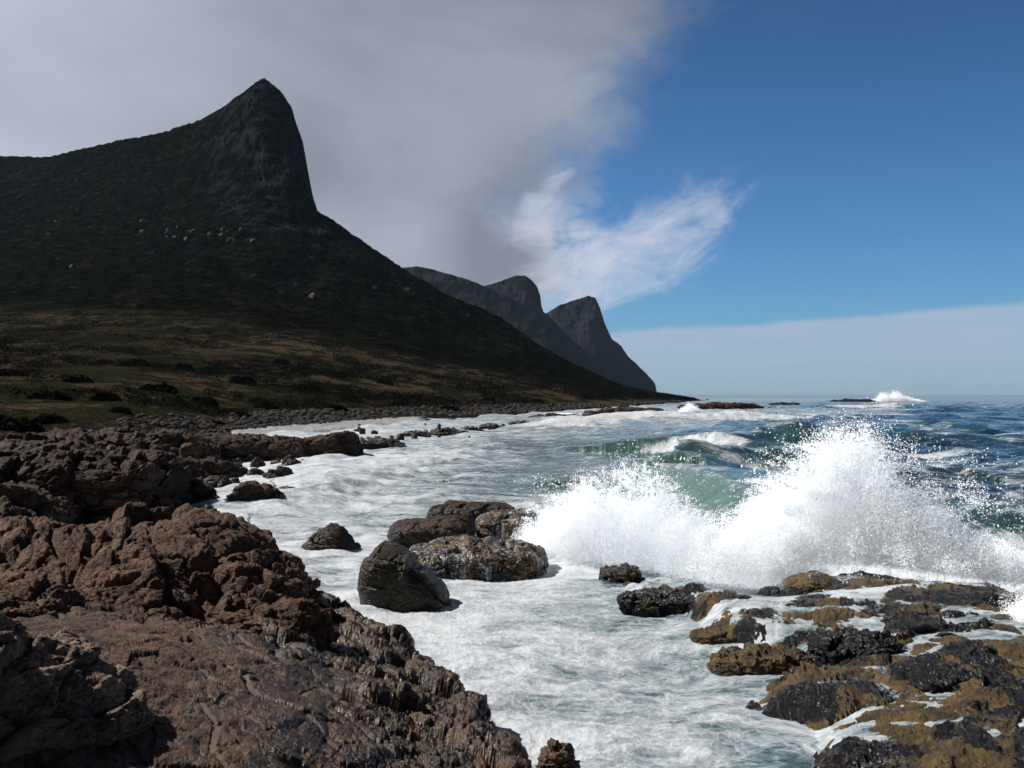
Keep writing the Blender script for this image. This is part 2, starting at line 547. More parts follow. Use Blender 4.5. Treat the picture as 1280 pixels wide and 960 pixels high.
def land_b(t, out):
    P = t.pos()
    flat, rock, sand, green = t.attr('flat'), t.attr('rock'), t.attr('sand'), t.attr('green')
    big = t.noise(P, 0.012, 6, 0.62, 0.4)
    mid = t.noise(P, 0.07, 6, 0.65, 0.4)
    fine = t.noise(P, 0.5, 5, 0.7)
    vf = t.noise(P, 2.5, 4, 0.7)
    pa = t.noise(t.vm('MULTIPLY', P, (1, .7, 1)), 0.028, 9, 0.72, .5)
    pb = t.noise(t.vm('MULTIPLY', P, (1, .7, 1)), 0.16, 7, 0.75)
    scrub = t.mix(t.ss(pb, 0.44, 0.56), (0.0010, 0.0014, 0.0011), (0.0120, 0.0136, 0.0061))  # slope scrub colours darkened to stand for cloud shadow on the mountain
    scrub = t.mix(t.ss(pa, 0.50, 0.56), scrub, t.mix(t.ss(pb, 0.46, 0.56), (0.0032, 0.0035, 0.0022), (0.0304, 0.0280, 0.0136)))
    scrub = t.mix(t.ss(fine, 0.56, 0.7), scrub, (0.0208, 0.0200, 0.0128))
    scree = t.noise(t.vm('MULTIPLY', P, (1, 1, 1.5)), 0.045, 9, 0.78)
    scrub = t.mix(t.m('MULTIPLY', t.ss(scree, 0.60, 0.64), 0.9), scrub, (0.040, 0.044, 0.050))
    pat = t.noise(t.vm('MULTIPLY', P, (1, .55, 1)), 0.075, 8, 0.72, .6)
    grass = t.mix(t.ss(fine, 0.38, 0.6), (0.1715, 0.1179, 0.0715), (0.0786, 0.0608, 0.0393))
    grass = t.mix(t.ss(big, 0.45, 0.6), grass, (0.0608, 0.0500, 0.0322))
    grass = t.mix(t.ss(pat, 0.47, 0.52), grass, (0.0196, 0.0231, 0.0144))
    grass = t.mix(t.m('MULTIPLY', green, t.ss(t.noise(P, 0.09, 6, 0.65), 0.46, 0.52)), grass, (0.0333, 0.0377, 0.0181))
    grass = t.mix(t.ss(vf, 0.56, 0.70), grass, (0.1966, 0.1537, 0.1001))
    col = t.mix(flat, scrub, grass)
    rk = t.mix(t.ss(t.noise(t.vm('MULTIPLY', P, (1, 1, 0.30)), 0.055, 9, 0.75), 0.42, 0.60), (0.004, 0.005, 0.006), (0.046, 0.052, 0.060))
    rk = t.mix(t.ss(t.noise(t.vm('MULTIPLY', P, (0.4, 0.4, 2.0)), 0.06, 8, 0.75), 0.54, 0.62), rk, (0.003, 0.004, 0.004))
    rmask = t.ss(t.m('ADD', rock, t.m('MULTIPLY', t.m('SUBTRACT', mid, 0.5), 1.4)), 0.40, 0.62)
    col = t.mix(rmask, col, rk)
    # pale boulders peppered over the slope
    sp = t.m('MULTIPLY', t.ss(t.vor(P, 0.09, 'F1'), 0.13, 0.07), t.ss(t.noise(P, 0.008, 3), 0.52, 0.60))
    col = t.mix(t.m('MULTIPLY', sp, t.m('MULTIPLY', t.m('SUBTRACT', 1, flat), 0.6)), col, (0.13, 0.14, 0.145))
    peb = t.mix(t.ss(t.vor(P, 2.2, 'F1', 'Color'), 0.2, 0.9), (0.025, 0.020, 0.017), (0.085, 0.066, 0.055))
    shng = t.attr('shingle')
    col = t.mix(t.ss(t.m('ADD', shng, t.m('MULTIPLY', t.m('SUBTRACT', fine, 0.5), 0.8)), 0.45, 0.55), col, peb)
    sn = t.mix(t.ss(fine, 0.4, 0.7), (0.80, 0.80, 0.80), (0.92, 0.92, 0.93))
    col = t.mix(t.ss(t.m('ADD', sand, t.m('MULTIPLY', t.m('SUBTRACT', fine, 0.5), 1.1)), 0.4, 0.6), col, sn)
    h = t.m('ADD', t.m('MULTIPLY', fine, 1.2), t.m('MULTIPLY', t.noise(P, 0.15, 7, 0.78), 7.0))
    nrm = t.bump(h, 1.0, 1.6)
    p = principled(t, Base_Color=col, Roughness=0.95, Normal=nrm)
    p.inputs['Specular IOR Level'].default_value = 0.0
    t.l.new(p.outputs[0], out.inputs[0])


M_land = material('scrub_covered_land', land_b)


def far_b(t, out):
    P = t.pos()
    a = t.noise(P, 0.006, 8, 0.7)
    b = t.noise(t.vm('MULTIPLY', P, (1, 1, 0.4)), 0.02, 7, 0.7)
    col = t.mix(t.ss(a, 0.4, 0.6), (0.0042, 0.0050, 0.0042), (0.0109, 0.0118, 0.0092))
    col = t.mix(t.m('MULTIPLY', t.attr('rock'), t.ss(b, 0.4, 0.6)), col, (0.0189, 0.0202, 0.0210))
    nrm = t.bump(b, 0.9, 12.0)
    p = principled(t, Base_Color=col, Roughness=1.0, Normal=nrm)
    p.inputs['Specular IOR Level'].default_value = 0.05
    t.l.new(p.outputs[0], out.inputs[0])


M_far = material('far_cliffs', far_b)


def leaf_b(t, out):
    P = t.pos()
    col = t.mix(t.ss(t.noise(P, 0.15, 4), 0.4, 0.6), (0.0042, 0.0055, 0.0025), (0.0101, 0.0113, 0.0050))
    col = t.mix(t.ss(t.noise(P, 1.7, 3), 0.55, 0.7), col, (0.0151, 0.0139, 0.0084))
    p = principled(t, Base_Color=col, Roughness=0.9)
    p.inputs['Specular IOR Level'].default_value = 0.05
    t.l.new(p.outputs[0], out.inputs[0])


M_leaf = material('bush_leaves', leaf_b)

# ------------------------------------------------------------------ rocks
def crag(p, amp, size, dip=(0.35, -0.25, 0.4), lay=0.5, knob=1.0):
    """displacement of fractured, layered rock: tilted blocks in three sizes; size = block size in metres"""
    R = rotm(*dip)
    wv = np.stack([fbm(p / size * 0.5 + 5, 3), fbm(p / size * 0.5 + 31, 3), fbm(p / size * 0.5 + 77, 3)], -1) * 0.45
    q = (p @ R.T) / size + wv
    d_ = np.zeros(len(p), np.float32)
    for sc_, w_, o in ((0.70, 1.15, 0), (1.9, 0.40, 9), (5.3, 0.15, 23), (13.0, 0.065, 41)):
        t_, c, e = facet(q * np.array([sc_, sc_, sc_ * 1.8], np.float32) + o)
        d_ += w_ * (1.15 * t_ + 0.8 * c - 0.45 * (1 - sst(e, 0.0, 0.16)))
    L = q[:, 2] * 3.2 + 0.5 * fbm(q * 1.3, 2)
    li = np.floor(L).astype(np.int32)
    lr = _rv[_perm[li & 255], 0]
    lr2 = _rv[_perm[(li + 1) & 255], 0]
    d_ += lay * (lr + (lr2 - lr) * sst(L - li, 0.8, 1.0) - 0.5)
    d_ += knob * 0.24 * fbm(p / size * 2.2, 6, 0.58)
    return d_ * amp


_cs = {}


def cube_sphere(N):
    if N in _cs: return _cs[N]
    lin = np.tan(np.linspace(-PI / 4, PI / 4, N))
    a, b = np.meshgrid(lin, lin)
    o = np.ones_like(a)
    faces, vs = [], []
    for k_, (x, y, z) in enumerate([(o, a, b), (-o, -a, b), (-a, o, b), (a, -o, b), (a, b, o), (a, -b, -o)]):
        vs.append(np.stack([x, y, z], -1).reshape(-1, 3))
        faces.append(grid_faces(N, N) + k_ * N * N)
    V = np.concatenate(vs); Fc = np.concatenate(faces)
    key = np.round(V * 1e4).astype(np.int64)
    _, idx, inv = np.unique(key, axis=0, return_index=True, return_inverse=True)
    inv = inv.ravel()
    V = V[idx]; Fc = inv[Fc]
    V = V / np.linalg.norm(V, axis=1, keepdims=True)
    _cs[N] = (V.astype(np.float32), Fc.astype(np.int32))
    return _cs[N]


def rock_verts(cx, cy, z0, wx, wy, h, prof=None, N=60, n=2.6, amp=0.12, block=0.6, lay=0.4, knob=1.0, seed=0, rz=0.0, depth=0.5, dip=(0.35, -0.25, 0.4), facets=0, yprof=None):
    """boulder: wx, wy full widths, h height over z0; prof = [(x -1..1, height 0..1)]"""
    S, Fc = cube_sphere(N)
    r = (np.abs(S) ** n).sum(1, keepdims=True) ** (1.0 / n)
    p = S / r
    rg = np.random.default_rng(seed + 5)
    for k_ in range(facets):
        nd = rg.normal(size=3); nd[2] = abs(nd[2]) * 0.8; nd /= np.linalg.norm(nd)
        dd = p @ nd - rg.uniform(0.62, 0.85)
        p = p - np.clip(dd, 0, None)[:, None] * nd * 0.92
    T = np.ones(len(p))
    if prof: T = ptab(p[:, 0], prof, 1)
    if yprof: T = T * ptab(p[:, 1], yprof, 1)
    z = np.where(p[:, 2] > 0, p[:, 2] * h * T, p[:, 2] * depth)
    q = np.stack([p[:, 0] * wx / 2, p[:, 1] * wy / 2, z], -1)
    cz, sz = math.cos(rz), math.sin(rz)
    q = np.stack([q[:, 0] * cz - q[:, 1] * sz, q[:, 0] * sz + q[:, 1] * cz, q[:, 2]], -1)
    nr = np.stack([p[:, 0] / wx, p[:, 1] / wy, np.where(p[:, 2] > 0, p[:, 2] / (2 * h), p[:, 2])], -1)
    nr = nr / (np.linalg.norm(nr, axis=1, keepdims=True) + 1e-9)
    nr = np.stack([nr[:, 0] * cz - nr[:, 1] * sz, nr[:, 0] * sz + nr[:, 1] * cz, nr[:, 2]], -1)
    off = np.array([seed * 3.17, seed * 1.7, seed * 0.9])
    q = q + nr * crag(q + off, amp, block, dip, lay, knob)[:, None]
    return (q + np.array([cx, cy, z0])).astype(np.float32), Fc


def rock(name, label, cat, mat, group=None, attrs=None, **kw):
    V, Fc = rock_verts(**kw)
    base = np.array([kw['cx'], kw['cy'], kw['z0']], np.float32)
    A = {k_: np.full(len(V), v_) for k_, v_ in (attrs or {}).items()}
    o = mesh_obj(name, V - base, Fc, mat, attrs=A)
    o.location = base
    return tag(o, label, cat, group)


# ------------------------------------------------------------------ reef base (needed by the sea)
REEF_OUT = [px(*q, 0.1)[:2] for q in [(745, 716), (800, 722), (880, 742), (950, 750), (1000, 728), (1060, 722), (1150, 738), (1275, 752)]]
REEF_OUT += [(9.6, 15.0), (10.2, 8), (8.5, 3.5), (5.0, 3.0), (3.2, 6.0)]
REEF_OUT += [px(*q, 0.05)[:2] for q in [(955, 955), (960, 905), (895, 876), (920, 842), (985, 828), (930, 806), (862, 790), (835, 765), (775, 740)]]
REEF_OUT = np.array(REEF_OUT)


def poly_sdf(x, y, poly):
    """signed distance, positive inside"""
    dmin = np.full(x.shape, 1e9)
    inside = np.zeros(x.shape, bool)
    n_ = len(poly)
    for i in range(n_):
        ax, ay = poly[i]; bx, by = poly[(i + 1) % n_]
        ex, ey = bx - ax, by - ay
        tt = np.clip(((x - ax) * ex + (y - ay) * ey) / (ex * ex + ey * ey), 0, 1)
        dmin = np.minimum(dmin, (x - ax - tt * ex) ** 2 + (y - ay - tt * ey) ** 2)
        c_ = ((ay > y) != (by > y)) & (x < (bx - ax) * (y - ay) / (by - ay + 1e-12) + ax)
        inside ^= c_
    return np.sqrt(dmin) * np.where(inside, 1, -1)


def reef_base(x, y):
    s = poly_sdf(x, y, REEF_OUT)
    p = np.stack([x, y, x * 0], -1)
    s = s + 0.35 * fbm(p * 0.9, 3)
    h = -0.75 + 0.90 * sst(s, -0.5, 0.95) + 0.18 * sst(s, 0.4, 2.5)
    # terrace rising to the right and to the back edge
    h += 0.20 * sst(x - 0.18 * (y - 10), 4.3, 8.0) * sst(s, -0.2, 1.0)
    h += 0.12 * sst(s, -0.3, 0.5) * sst(y, 14.0, 16.5)
    return h, s


def reef_level(x, y):
    """smooth level at which wash water lies on the reef"""
    h, s = reef_base(x, y)
    return np.maximum(h + 0.11 - 0.09 * sst(14.6 - y, 0, 2.4), 0) * sst(s, -0.5, 0.6)


# ------------------------------------------------------------------ the sea
def make_sea():
    inner = np.linspace(rad(-31), rad(31), 1150)
    left = np.linspace(rad(-62), rad(-31), 90)[:-1]
    right = np.linspace(rad(31), rad(62), 90)[1:]
    azs = np.concatenate([left, inner, right])
    d1 = 3.2 * (60 / 3.2) ** (np.linspace(0, 1, 820))
    d2 = 60 * (9000 / 60) ** (np.linspace(0, 1, 420)[1:] ** 1.15)
    ds = np.concatenate([d1, d2])
    A, D = np.meshgrid(azs, ds)
    X = np.sin(A) * D; Y = np.cos(A) * D
    shp = X.shape
    x, y, dd = X.ravel(), Y.ravel(), D.ravel()
    u = x / y; ld = np.log(np.maximum(y, 1))
    # control points: pixel of the water, foam amount, greenness, chop
    cp = [  # px, py, foam, green, chop
        (520, 900, .93, .6, .25), (700, 930, .88, .6, .25), (800, 930, .82, .6, .25), (900, 920, .70, .6, .25), (940, 905, .6, .6, .25), (700, 860, .84, .7, .3), (790, 870, .74, .7, .3), (845, 848, .52, .7, .3), (840, 892, .58, .7, .3),
        (920, 850, .74, .6, .3), (620, 810, .93, .6, .3), (760, 800, .68, .6, .3), (850, 810, .62, .6, .3), (700, 770, .80, .6, .3), (560, 770, .97, .6, .3),
        (620, 740, .88, .6, .3), (720, 740, .64, .6, .3), (790, 765, .62, .6, .3), (420, 720, .72, .9, .3), (400, 705, .56, 1.1, .3), (440, 655, .66, .9, .4), (340, 650, .78, .6, .3),
        (560, 640, .50, 1.2, .4), (420, 620, .88, .6, .6), (350, 590, .95, .5, .4), (480, 590, .84, .8, .7), (600, 600, .38, 1.3, .45), (690, 645, .8, .9, .5), (800, 680, 1.0, .6, .5), (950, 680, 1, .6, .5),
        (1100, 700, 1, .6, .5), (1250, 700, 1, .6, .5), (1260, 800, 1, .6, .5),
        (430, 550, .82, .5, .5), (560, 562, .70, .8, .7), (660, 560, .36, 1.2, .5), (760, 560, .34, 1.3, .5), (680, 585, .38, 1.4, .4), (760, 590, .40, 1.4, .4),
        (330, 550, .95, .4, .4), (600, 537, .74, .6, .6), (720, 532, .48, .8, .6), (800, 520, .66, .6, .7), (860, 515, .74, .5, .8), (940, 512, .55, .5, .9),
        (860, 545, .46, .8, .6), (960, 550, .36, .7, .7), (900, 600, .44, 1.25, .5), (960, 630, .48, 1.3, .5), (1040, 560, .32, .6, .8), (1150, 560, .27, .2, .9),
        (1250, 560, .24, .1, 1), (1200, 600, .30, .1, 1), (1270, 620, .46, .2, 1), (1240, 655, .45, .7, .9), (1180, 640, .4, .5, .9), (1050, 530, .30, .4, 1), (1200, 530, .24, .1, 1), (1280, 520, .24, 0, 1),
        (1000, 505, .40, .2, 1), (1150, 503, .34, .1, 1), (900, 500, .5, .2, .9), (1270, 500, .26, 0, 1), (1000, 496, .2, 0, 1), (1200, 495, .15, 0, 1),
    ]
    W = np.zeros(len(x), np.float32); S = np.zeros((3, len(x)), np.float32)
    for a_, b_, f_, g_, c_ in cp:
        X0, Y0, _ = px(a_, b_)
        w_ = np.exp(-(((u - X0 / Y0) / 0.055) ** 2 + ((ld - math.log(Y0)) / 0.14) ** 2) * 0.5) + 1e-5 / (0.02 + (u - X0 / Y0) ** 2 * 6 + (ld - math.log(Y0)) ** 2) ** 2
        W += w_
        S[0] += w_ * f_; S[1] += w_ * g_; S[2] += w_ * c_
    foam, green, chop = S / W
    foam = np.clip(foam + 0.05 * sst(70 - dd, 0, 20), 0, 1)
    P3 = np.stack([x, y, x * 0], -1).astype(np.float32)
    # wind sea: a sum of sharpened sines, each dropped where the mesh is too coarse for it
    rg = np.random.default_rng(5)
    sp = np.maximum(dd * 0.0075, 0.03)
    z = np.zeros(len(x))
    for i in range(46):
        lam = 0.9 * (34 / 0.9) ** rg.random()
        th = rad(-118) + rg.normal() * 0.55
        kx, ky = math.sin(th) * 2 * PI / lam, math.cos(th) * 2 * PI / lam
        ph = rg.random() * 6.28
        s_ = np.sin(kx * x + ky * y + ph + 0.8 * np.sin(0.3 * kx * y - 0.3 * ky * x))
        s_ = 1 - 2 * np.abs(s_) ** 0.9 if i % 2 else s_
        z += 0.017 * lam ** 0.72 * s_ * sst(lam / sp, 3, 8)
    z *= chop * (0.46 + 0.22 * sst(dd, 20, 80))
    z += chop * 0.10 * fbm(P3 * 0.45, 5, 0.55) * sst(220 - dd, 0, 120)
    z0 = z.copy()
    # foam crust relief
    nearm = sst(70 - dd, 0, 45)
    tb = fbm(P3 * np.array([1.0, 1.6, 1]) * 0.9, 6, 0.62)
    z += (0.10 * tb + 0.03 * np.abs(fbm(P3 * 3.1, 4, 0.6))) * nearm * foam

    # single breaking waves: crest polyline (x, y, height), widths of front and back
    J1 = fbm(P3 * 0.5 + 3, 3); J2 = fbm(P3 * 0.5 + 9, 3)

    def crest(pts, front, back, fo=None, gr=1.0, jit=0.25):
        rc = max(front, back)
        xs_ = [q[0] for q in pts]; ys_ = [q[1] for q in pts]
        mg = rc + 3 * jit + 1
        I = np.nonzero((x > min(xs_) - mg) & (x < max(xs_) + mg) & (y > min(ys_) - mg) & (y < max(ys_) + mg))[0]
        jx = x[I] + 2 * jit * J1[I]; jy = y[I] + 2 * jit * J2[I]
        best = np.full(len(I), 1e9); hh = np.zeros(len(I)); sg = np.ones(len(I)); tt_ = np.zeros(len(I))
        m_ = len(pts) - 1
        for i in range(m_):
            ax, ay, ah = pts[i]; bx, by, bh = pts[i + 1]
            ex, ey = bx - ax, by - ay
            q_ = np.clip(((jx - ax) * ex + (jy - ay) * ey) / (ex * ex + ey * ey), 0, 1)
            ox, oy = jx - ax - q_ * ex, jy - ay - q_ * ey
            r_ = np.hypot(ox, oy)
            cr_ = ex * oy - ey * ox
            nb = r_ < best
            best = np.where(nb, r_, best); hh = np.where(nb, ah + (bh - ah) * q_, hh)
            sg = np.where(nb, np.sign(cr_), sg); tt_ = np.where(nb, (i + q_) / m_, tt_)
        wd = np.where(sg > 0, back, front)
        e_ = np.clip(best / wd, 0, 1)
        pr = np.where(sg > 0, (1 - sst(e_, 0, 1)), (1 - e_) ** 1.7 * (1 + 0.4 * e_))
        z[I] += hh * pr
        hs = sst(hh, .15, .8)
        green[I] = np.maximum(green[I], gr * hs * sst(pr, 0.05, 0.5))
        if fo is not None:
            fl = fo(tt_, sg * best, pr) * sst(hh, .1, .5)
            foam[I] = np.clip(np.maximum(foam[I] * (1 - 0.7 * hs * sst(pr, 0.1, 0.6) * (gr > 0.5)), fl), 0, 1.05)
    V3 = lambda *l: [(*px(a_, b_, c_)[:2], c_) for a_, b_, c_ in l]
    # green face behind the plume; crests listed left to right so that 'front' is towards the camera
    lip = lambda e0, e1: (lambda tt_, s_, pr: 0.95 * sst(e1 - tt_, 0, 0.15) * sst(tt_, e0 - .1, e0) * sst(pr, 0.35, 0.8) + 0.42 * sst(pr, .8, .98))
    crest(V3((768, 603, 0), (795, 583, 1.1), (830, 574, 1.45), (900, 589, 1.4), (980, 612, 1.25), (1060, 640, .5), (1120, 665, 0)), 3.6, 9, lip(0, 0.12), gr=1.9)
    crest(V3((822, 587, 0), (845, 566, 1.1), (868, 554, 1.5), (930, 553, 1.4), (1010, 560, .8), (1080, 568, 0)), 4.2, 9, lip(0.0, 0.22), jit=.5)
    crest(V3((868, 573, 0), (900, 542, 1.5), (930, 531, 1.9), (1000, 529, 1.9), (1080, 527, 1.5), (1200, 530, .6), (1300, 532, 0)), 8.0, 16, lip(0.0, 0.25), jit=.8)
    # foam thrown ahead of the second crest
    X0, Y0 = 12.3, 45.6
    g_ = np.exp(-(((x - X0) / 2.3) ** 2 + ((y - Y0 - 0.35 * (X0 - x)) / 1.7) ** 2))
    foam = np.clip(foam + 0.75 * g_, 0, 1.05); z += 0.25 * g_ * (1 + 0.8 * tb)
    foa = lambda tt_, s_, pr: 1.0 * sst(pr, 0.25, 0.6)
    crest(V3((850, 524, .2), (885, 514, 1.3), (925, 513, 1.4), (970, 520, .5)), 14, 26, foa, 0.3, 1.5)
    crest(V3((640, 528, .2), (690, 526, .6), (760, 520, .7), (830, 516, .3)), 12, 16, foa, 0.3, 1.5)
    # low rolls of white water coming into the bay
    crest(V3((380, 600, .2), (430, 582, .55), (520, 566, .6), (600, 556, .3)), 4, 9, foa, 0.3, 1.0)
    crest(V3((330, 640, .1), (365, 612, .45), (420, 596, .5), (520, 596, .2)), 2.5, 6, foa, 0.3, .7)
    crest(V3((1020, 508, .5), (1100, 505, 1.2), (1180, 507, .6)), 14, 30, lip(0.2, 0.7), jit=2)
    crest(V3((1080, 545, .1), (1160, 541, .7), (1270, 539, .9), (1400, 540, .5)), 6, 12, None, .4)
    crest(V3((1060, 585, .1), (1160, 578, .6), (1280, 574, .7), (1400, 575, .5)), 4, 9, None, .4)
    crest(V3((1140, 655, .3), (1200, 640, .7), (1290, 636, .8), (1400, 640, .5)), 3, 6, lip(0, .3), .9)
    # scattered whitecaps
    for i in range(120):
        Y0 = 45 * (1400 / 45) ** rg.random(); uu = rg.uniform(0.14, 0.62)
        if uu < 0.35 - 0.1 * math.log(Y0 / 45): uu += 0.2
        X0 = uu * Y0; sx = (0.8 + rg.random() * 2.2) * (Y0 / 60) ** 0.5; sy = sx * 0.35
        near_ = (np.abs(x - X0) < 4 * sx) & (np.abs(y - Y0) < 6 * sy + 2)
        g_ = np.exp(-(((x[near_] - X0) / sx) ** 2 + ((y[near_] - Y0) / sy) ** 2))
        foam[near_] = np.clip(foam[near_] + 0.6 * g_, 0, 1.05)
    for bx, by, br in ((-2.1, 17.6, 1.25), (-5.0, 23.8, 1.1), (-1.1, 21.8, 2.6), (-2.2, 25.5, 1.8), (0.1, 25.6, 1.7)):
        rr_ = np.hypot(x - bx, (y - by) * 1.2) + .25 * tb
        foam = np.clip(foam + .5 * np.exp(-((rr_ - br) / .45) ** 2), 0, 1.05)
        z += .05 * np.exp(-((rr_ - br * .95) / .3) ** 2)
    # heap of churned water under the plumes
    hp = np.exp(-((poly_sdf(x, y, np.array(SPLASH_BASE)) - 0.2).clip(-9, 0) / 0.7) ** 2)
    z += hp * (0.40 + 0.30 * tb)
    foam = np.maximum(foam, 1.1 * sst(hp, 0.1, 0.5))
    # water washing over the reef
    lv = reef_level(x, y)
    h, s = reef_base(x, y)
    on = sst(s, -0.6, 0.2)
    z = z * (1 - 0.75 * on) + lv
    foam = foam * (1 - on) + on * (0.66 + 0.3 * tb)
    # smooth dip right by the camera-side shelf is hidden below rock
    scl = np.clip(dd / 20, 1, 20)
    V = np.stack([x, y, z], -1)
    o = mesh_obj('sea', V, grid_faces(*shp)[:, ::-1], M_sea, attrs=dict(foam=foam, green=green, scl=scl))
    tag(o, kind='structure')
    return o


SPLASH_BASE = [px(*q)[:2] for q in [(672, 682), (720, 694), (800, 700), (880, 718), (950, 726), (1010, 700), (1060, 705), (1150, 720), (1280, 735)]]
SPLASH_BASE += [(12.5, 16.5), (12.0, 18.5)] + [px(*q)[:2] for q in [(1150, 700), (1000, 680), (900, 685), (800, 670), (700, 660), (655, 670)]]
make_sea()

# ------------------------------------------------------------------ land: coastal flat and the great peak
SHORE = [(-1400, 25), (-400, 34), (0, 44), (150, 56), (190, 66), (290, 84), (400, 106), (520, 142), (640, 195), (700, 232), (780, 300), (850, 450), (885, 650)]
RIDGE = [(-1400, 240, 1500), (-400, 215, 1400), (-100, 200, 1300), (0, 196, 1200), (60, 197, 1150), (100, 187, 1120), (150, 176, 1090), (200, 167, 1060), (250, 151, 1010), (280, 135, 990), (305, 118, 975), (322, 107, 962), (333, 105, 958),
         (345, 113, 955), (355, 124, 952), (365, 138, 950), (372, 160, 948), (379, 180, 945), (385, 213, 942), (391, 245, 938), (397, 266, 930), (415, 276, 905), (450, 300, 880), (500, 334, 840), (550, 364, 800), (600, 393, 755),
         (650, 422, 715), (700, 448, 680), (740, 467, 655), (780, 484, 640), (820, 492.5, 630), (850, 497, 640), (866, 500, 650), (885, 510, 660)]


BASE = [(-1400, 240), (0, 205), (100, 205), (200, 212), (300, 228), (345, 246), (397, 267), (450, 300), (500, 334), (900, 600)]


def make_land():
    pxs = np.concatenate([np.linspace(-1400, -60, 130)[:-1], np.linspace(-60, 885, 1300)])
    tt_ = np.concatenate([np.linspace(-0.05, 0.0, 8)[:-1], np.linspace(0, 1, 620) ** 1.45, np.linspace(1, 1.8, 60)[1:]])
    u = (pxs - 640) / F
    d0 = ptab(pxs, SHORE, 1)
    rr = ptab(pxs, RIDGE, 1); R = ptab(pxs, RIDGE, 2)
    T, U = np.meshgrid(tt_, u, indexing='ij')
    D0, RR, R_ = d0[None], rr[None], R[None]
    Y = D0 + (R_ - D0) * T
    Y = np.where(T < 0, D0 + T * 120, Y)
    X = U * Y
    ZP = CAMZ + (HY - RR) / F * R_
    rb = np.maximum(np.where(pxs < 400, ptab(pxs, BASE, 1), rr), rr)[None]
    ZR = CAMZ + (HY - rb) / F * R_
    L = R_ - D0
    g = np.minimum(0.052, 0.75 * ZR / L)
    tc = np.clip(T, 0, 1)
    front = (1.5 - 1.05 * sst(pxs, 200, 290)[None]) * sst(Y - D0, 0, 14)
    front = np.minimum(front, np.maximum(ZR, 0.1))
    Z = front * (1 - tc) + g * np.clip(Y - D0 - 12, 0, None) * 1.0 + (ZR - g * L) * (0.45 * tc ** 3.4 + 0.55 * tc ** 1.75)
    Z = np.where(T < 0, T * 20, Z)
    Z = Z + (ZP - ZR) * (0.22 * sst(T, 0.55, 1.0) + 0.78 * sst(T, 0.84, 0.985))
    over = np.clip(T - 1, 0, None) * L
    Z = np.where(T > 1, ZP - over * 0.55 - over ** 2 * 0.0012, Z)
    x, y, z, t_ = X.ravel(), Y.ravel(), Z.ravel(), T.ravel()
    P3 = np.stack([x, y, z * 0], -1).astype(np.float32)
    up = sst(t_, 0.25, 0.95) * (t_ < 1.02) + 0.0
    gul = fbm(P3 * 0.006 + 4, 6, 0.55, ridged=True)
    z = z + 16 * gul * sst(t_, 0.3, 0.8) * (1 - sst(t_, 0.86, 0.995)) * sst(z, 10, 60)
    z = z + 1.6 * fbm(P3 * 0.03, 5, 0.6) * sst(t_, 0.03, 0.2) * sst(z, 3, 12)
    z = z + 2.6 * fbm(P3 * 0.07 + 8, 5, 0.62, ridged=True) * sst(t_, 0.45, 0.9) * sst(z, 20, 80)
    z = z + 0.35 * fbm(P3 * 0.22, 4, 0.6) * sst(t_, 0.0, 0.03)
    # cliff of the peak: rock where it stands steep and high
    pxx = np.broadcast_to(pxs[None], T.shape).ravel()
    peak = np.exp(-(((pxx - 345) / 62) ** 2)) * sst(t_, 0.66, 0.84)
    rockm = np.clip(peak * 1.1 + 0.35 * sst(t_, .7, .9) * (pxx > 240) * (pxx < 420), 0, 1)
    cl = fbm(np.stack([x * 0.035, y * 0.035, z * 0.008], -1), 5, 0.6, ridged=True)
    z = z + 5.0 * cl * peak * (t_ < 1.0)
    # craggy relief pushed sideways out of the steep faces
    Q = np.stack([x * 0.030, y * 0.012, z * 0.014], -1)
    r1 = fbm(Q, 6, 0.62, ridged=True)
    r2 = fbm(np.stack([x * 0.012, y * 0.01, z * 0.075], -1) + 9, 5, 0.62, ridged=True)
    stp = sst(t_, .30, .75) * (t_ < 1.01) * (1 - sst(t_, .965, 1.0))
    y = y - (11 * r1 + 6 * r2) * peak * (t_ < 1.01) * (1 - .6 * sst(t_, .97, 1.0)) - (5 * fbm(Q * 1.7 + 5, 5, .62, ridged=True)) * stp * (1 - peak)
    z = z + 2.2 * fbm(P3 * 0.16 + 2, 4, 0.6, ridged=True) * stp
    flat = 1 - sst(t_ + 0.05 * fbm(P3 * 0.01, 3), 0.30, 0.40)
    flat = np.where(pxx > 420, flat * 1, flat)
    dsh = y - np.broadcast_to(D0, T.shape).ravel()
    sand = (pxx > 280) * (pxx < 560) * sst(11 - dsh, -1, 2) * sst(560 - pxx, 0, 60) * sst(pxx, 280, 300)
    shing = sst(pxx, 230, 330) * sst(34 + 6 * fbm(P3 * .05, 2) - dsh, -3, 3) + (pxx < 300) * sst(20 - dsh, -3, 3)
    green = np.exp(-((t_ - 0.055) / 0.05) ** 2) * sst(420 - pxx, 0, 150) + 0.5 * sst(0.16 - t_, 0, .1)
    V = np.stack([x, y, z], -1)
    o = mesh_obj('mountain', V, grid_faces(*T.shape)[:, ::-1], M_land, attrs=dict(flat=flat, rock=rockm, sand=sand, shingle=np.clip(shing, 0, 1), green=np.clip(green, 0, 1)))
    tag(o, kind='structure')
    return (pxs, tt_, z.reshape(T.shape), d0, R)


LAND = make_land()


def land_at(pxv, t_):
    pxs, tt_, Z, d0, R = LAND
    i = int(np.clip(np.searchsorted(pxs, pxv), 0, len(pxs) - 1)); j = int(np.clip(np.searchsorted(tt_, t_), 0, len(tt_) - 1))
    yy = d0[i] + (R[i] - d0[i]) * tt_[j]
    return (pxs[i] - 640) / F * yy, yy, Z[j, i]


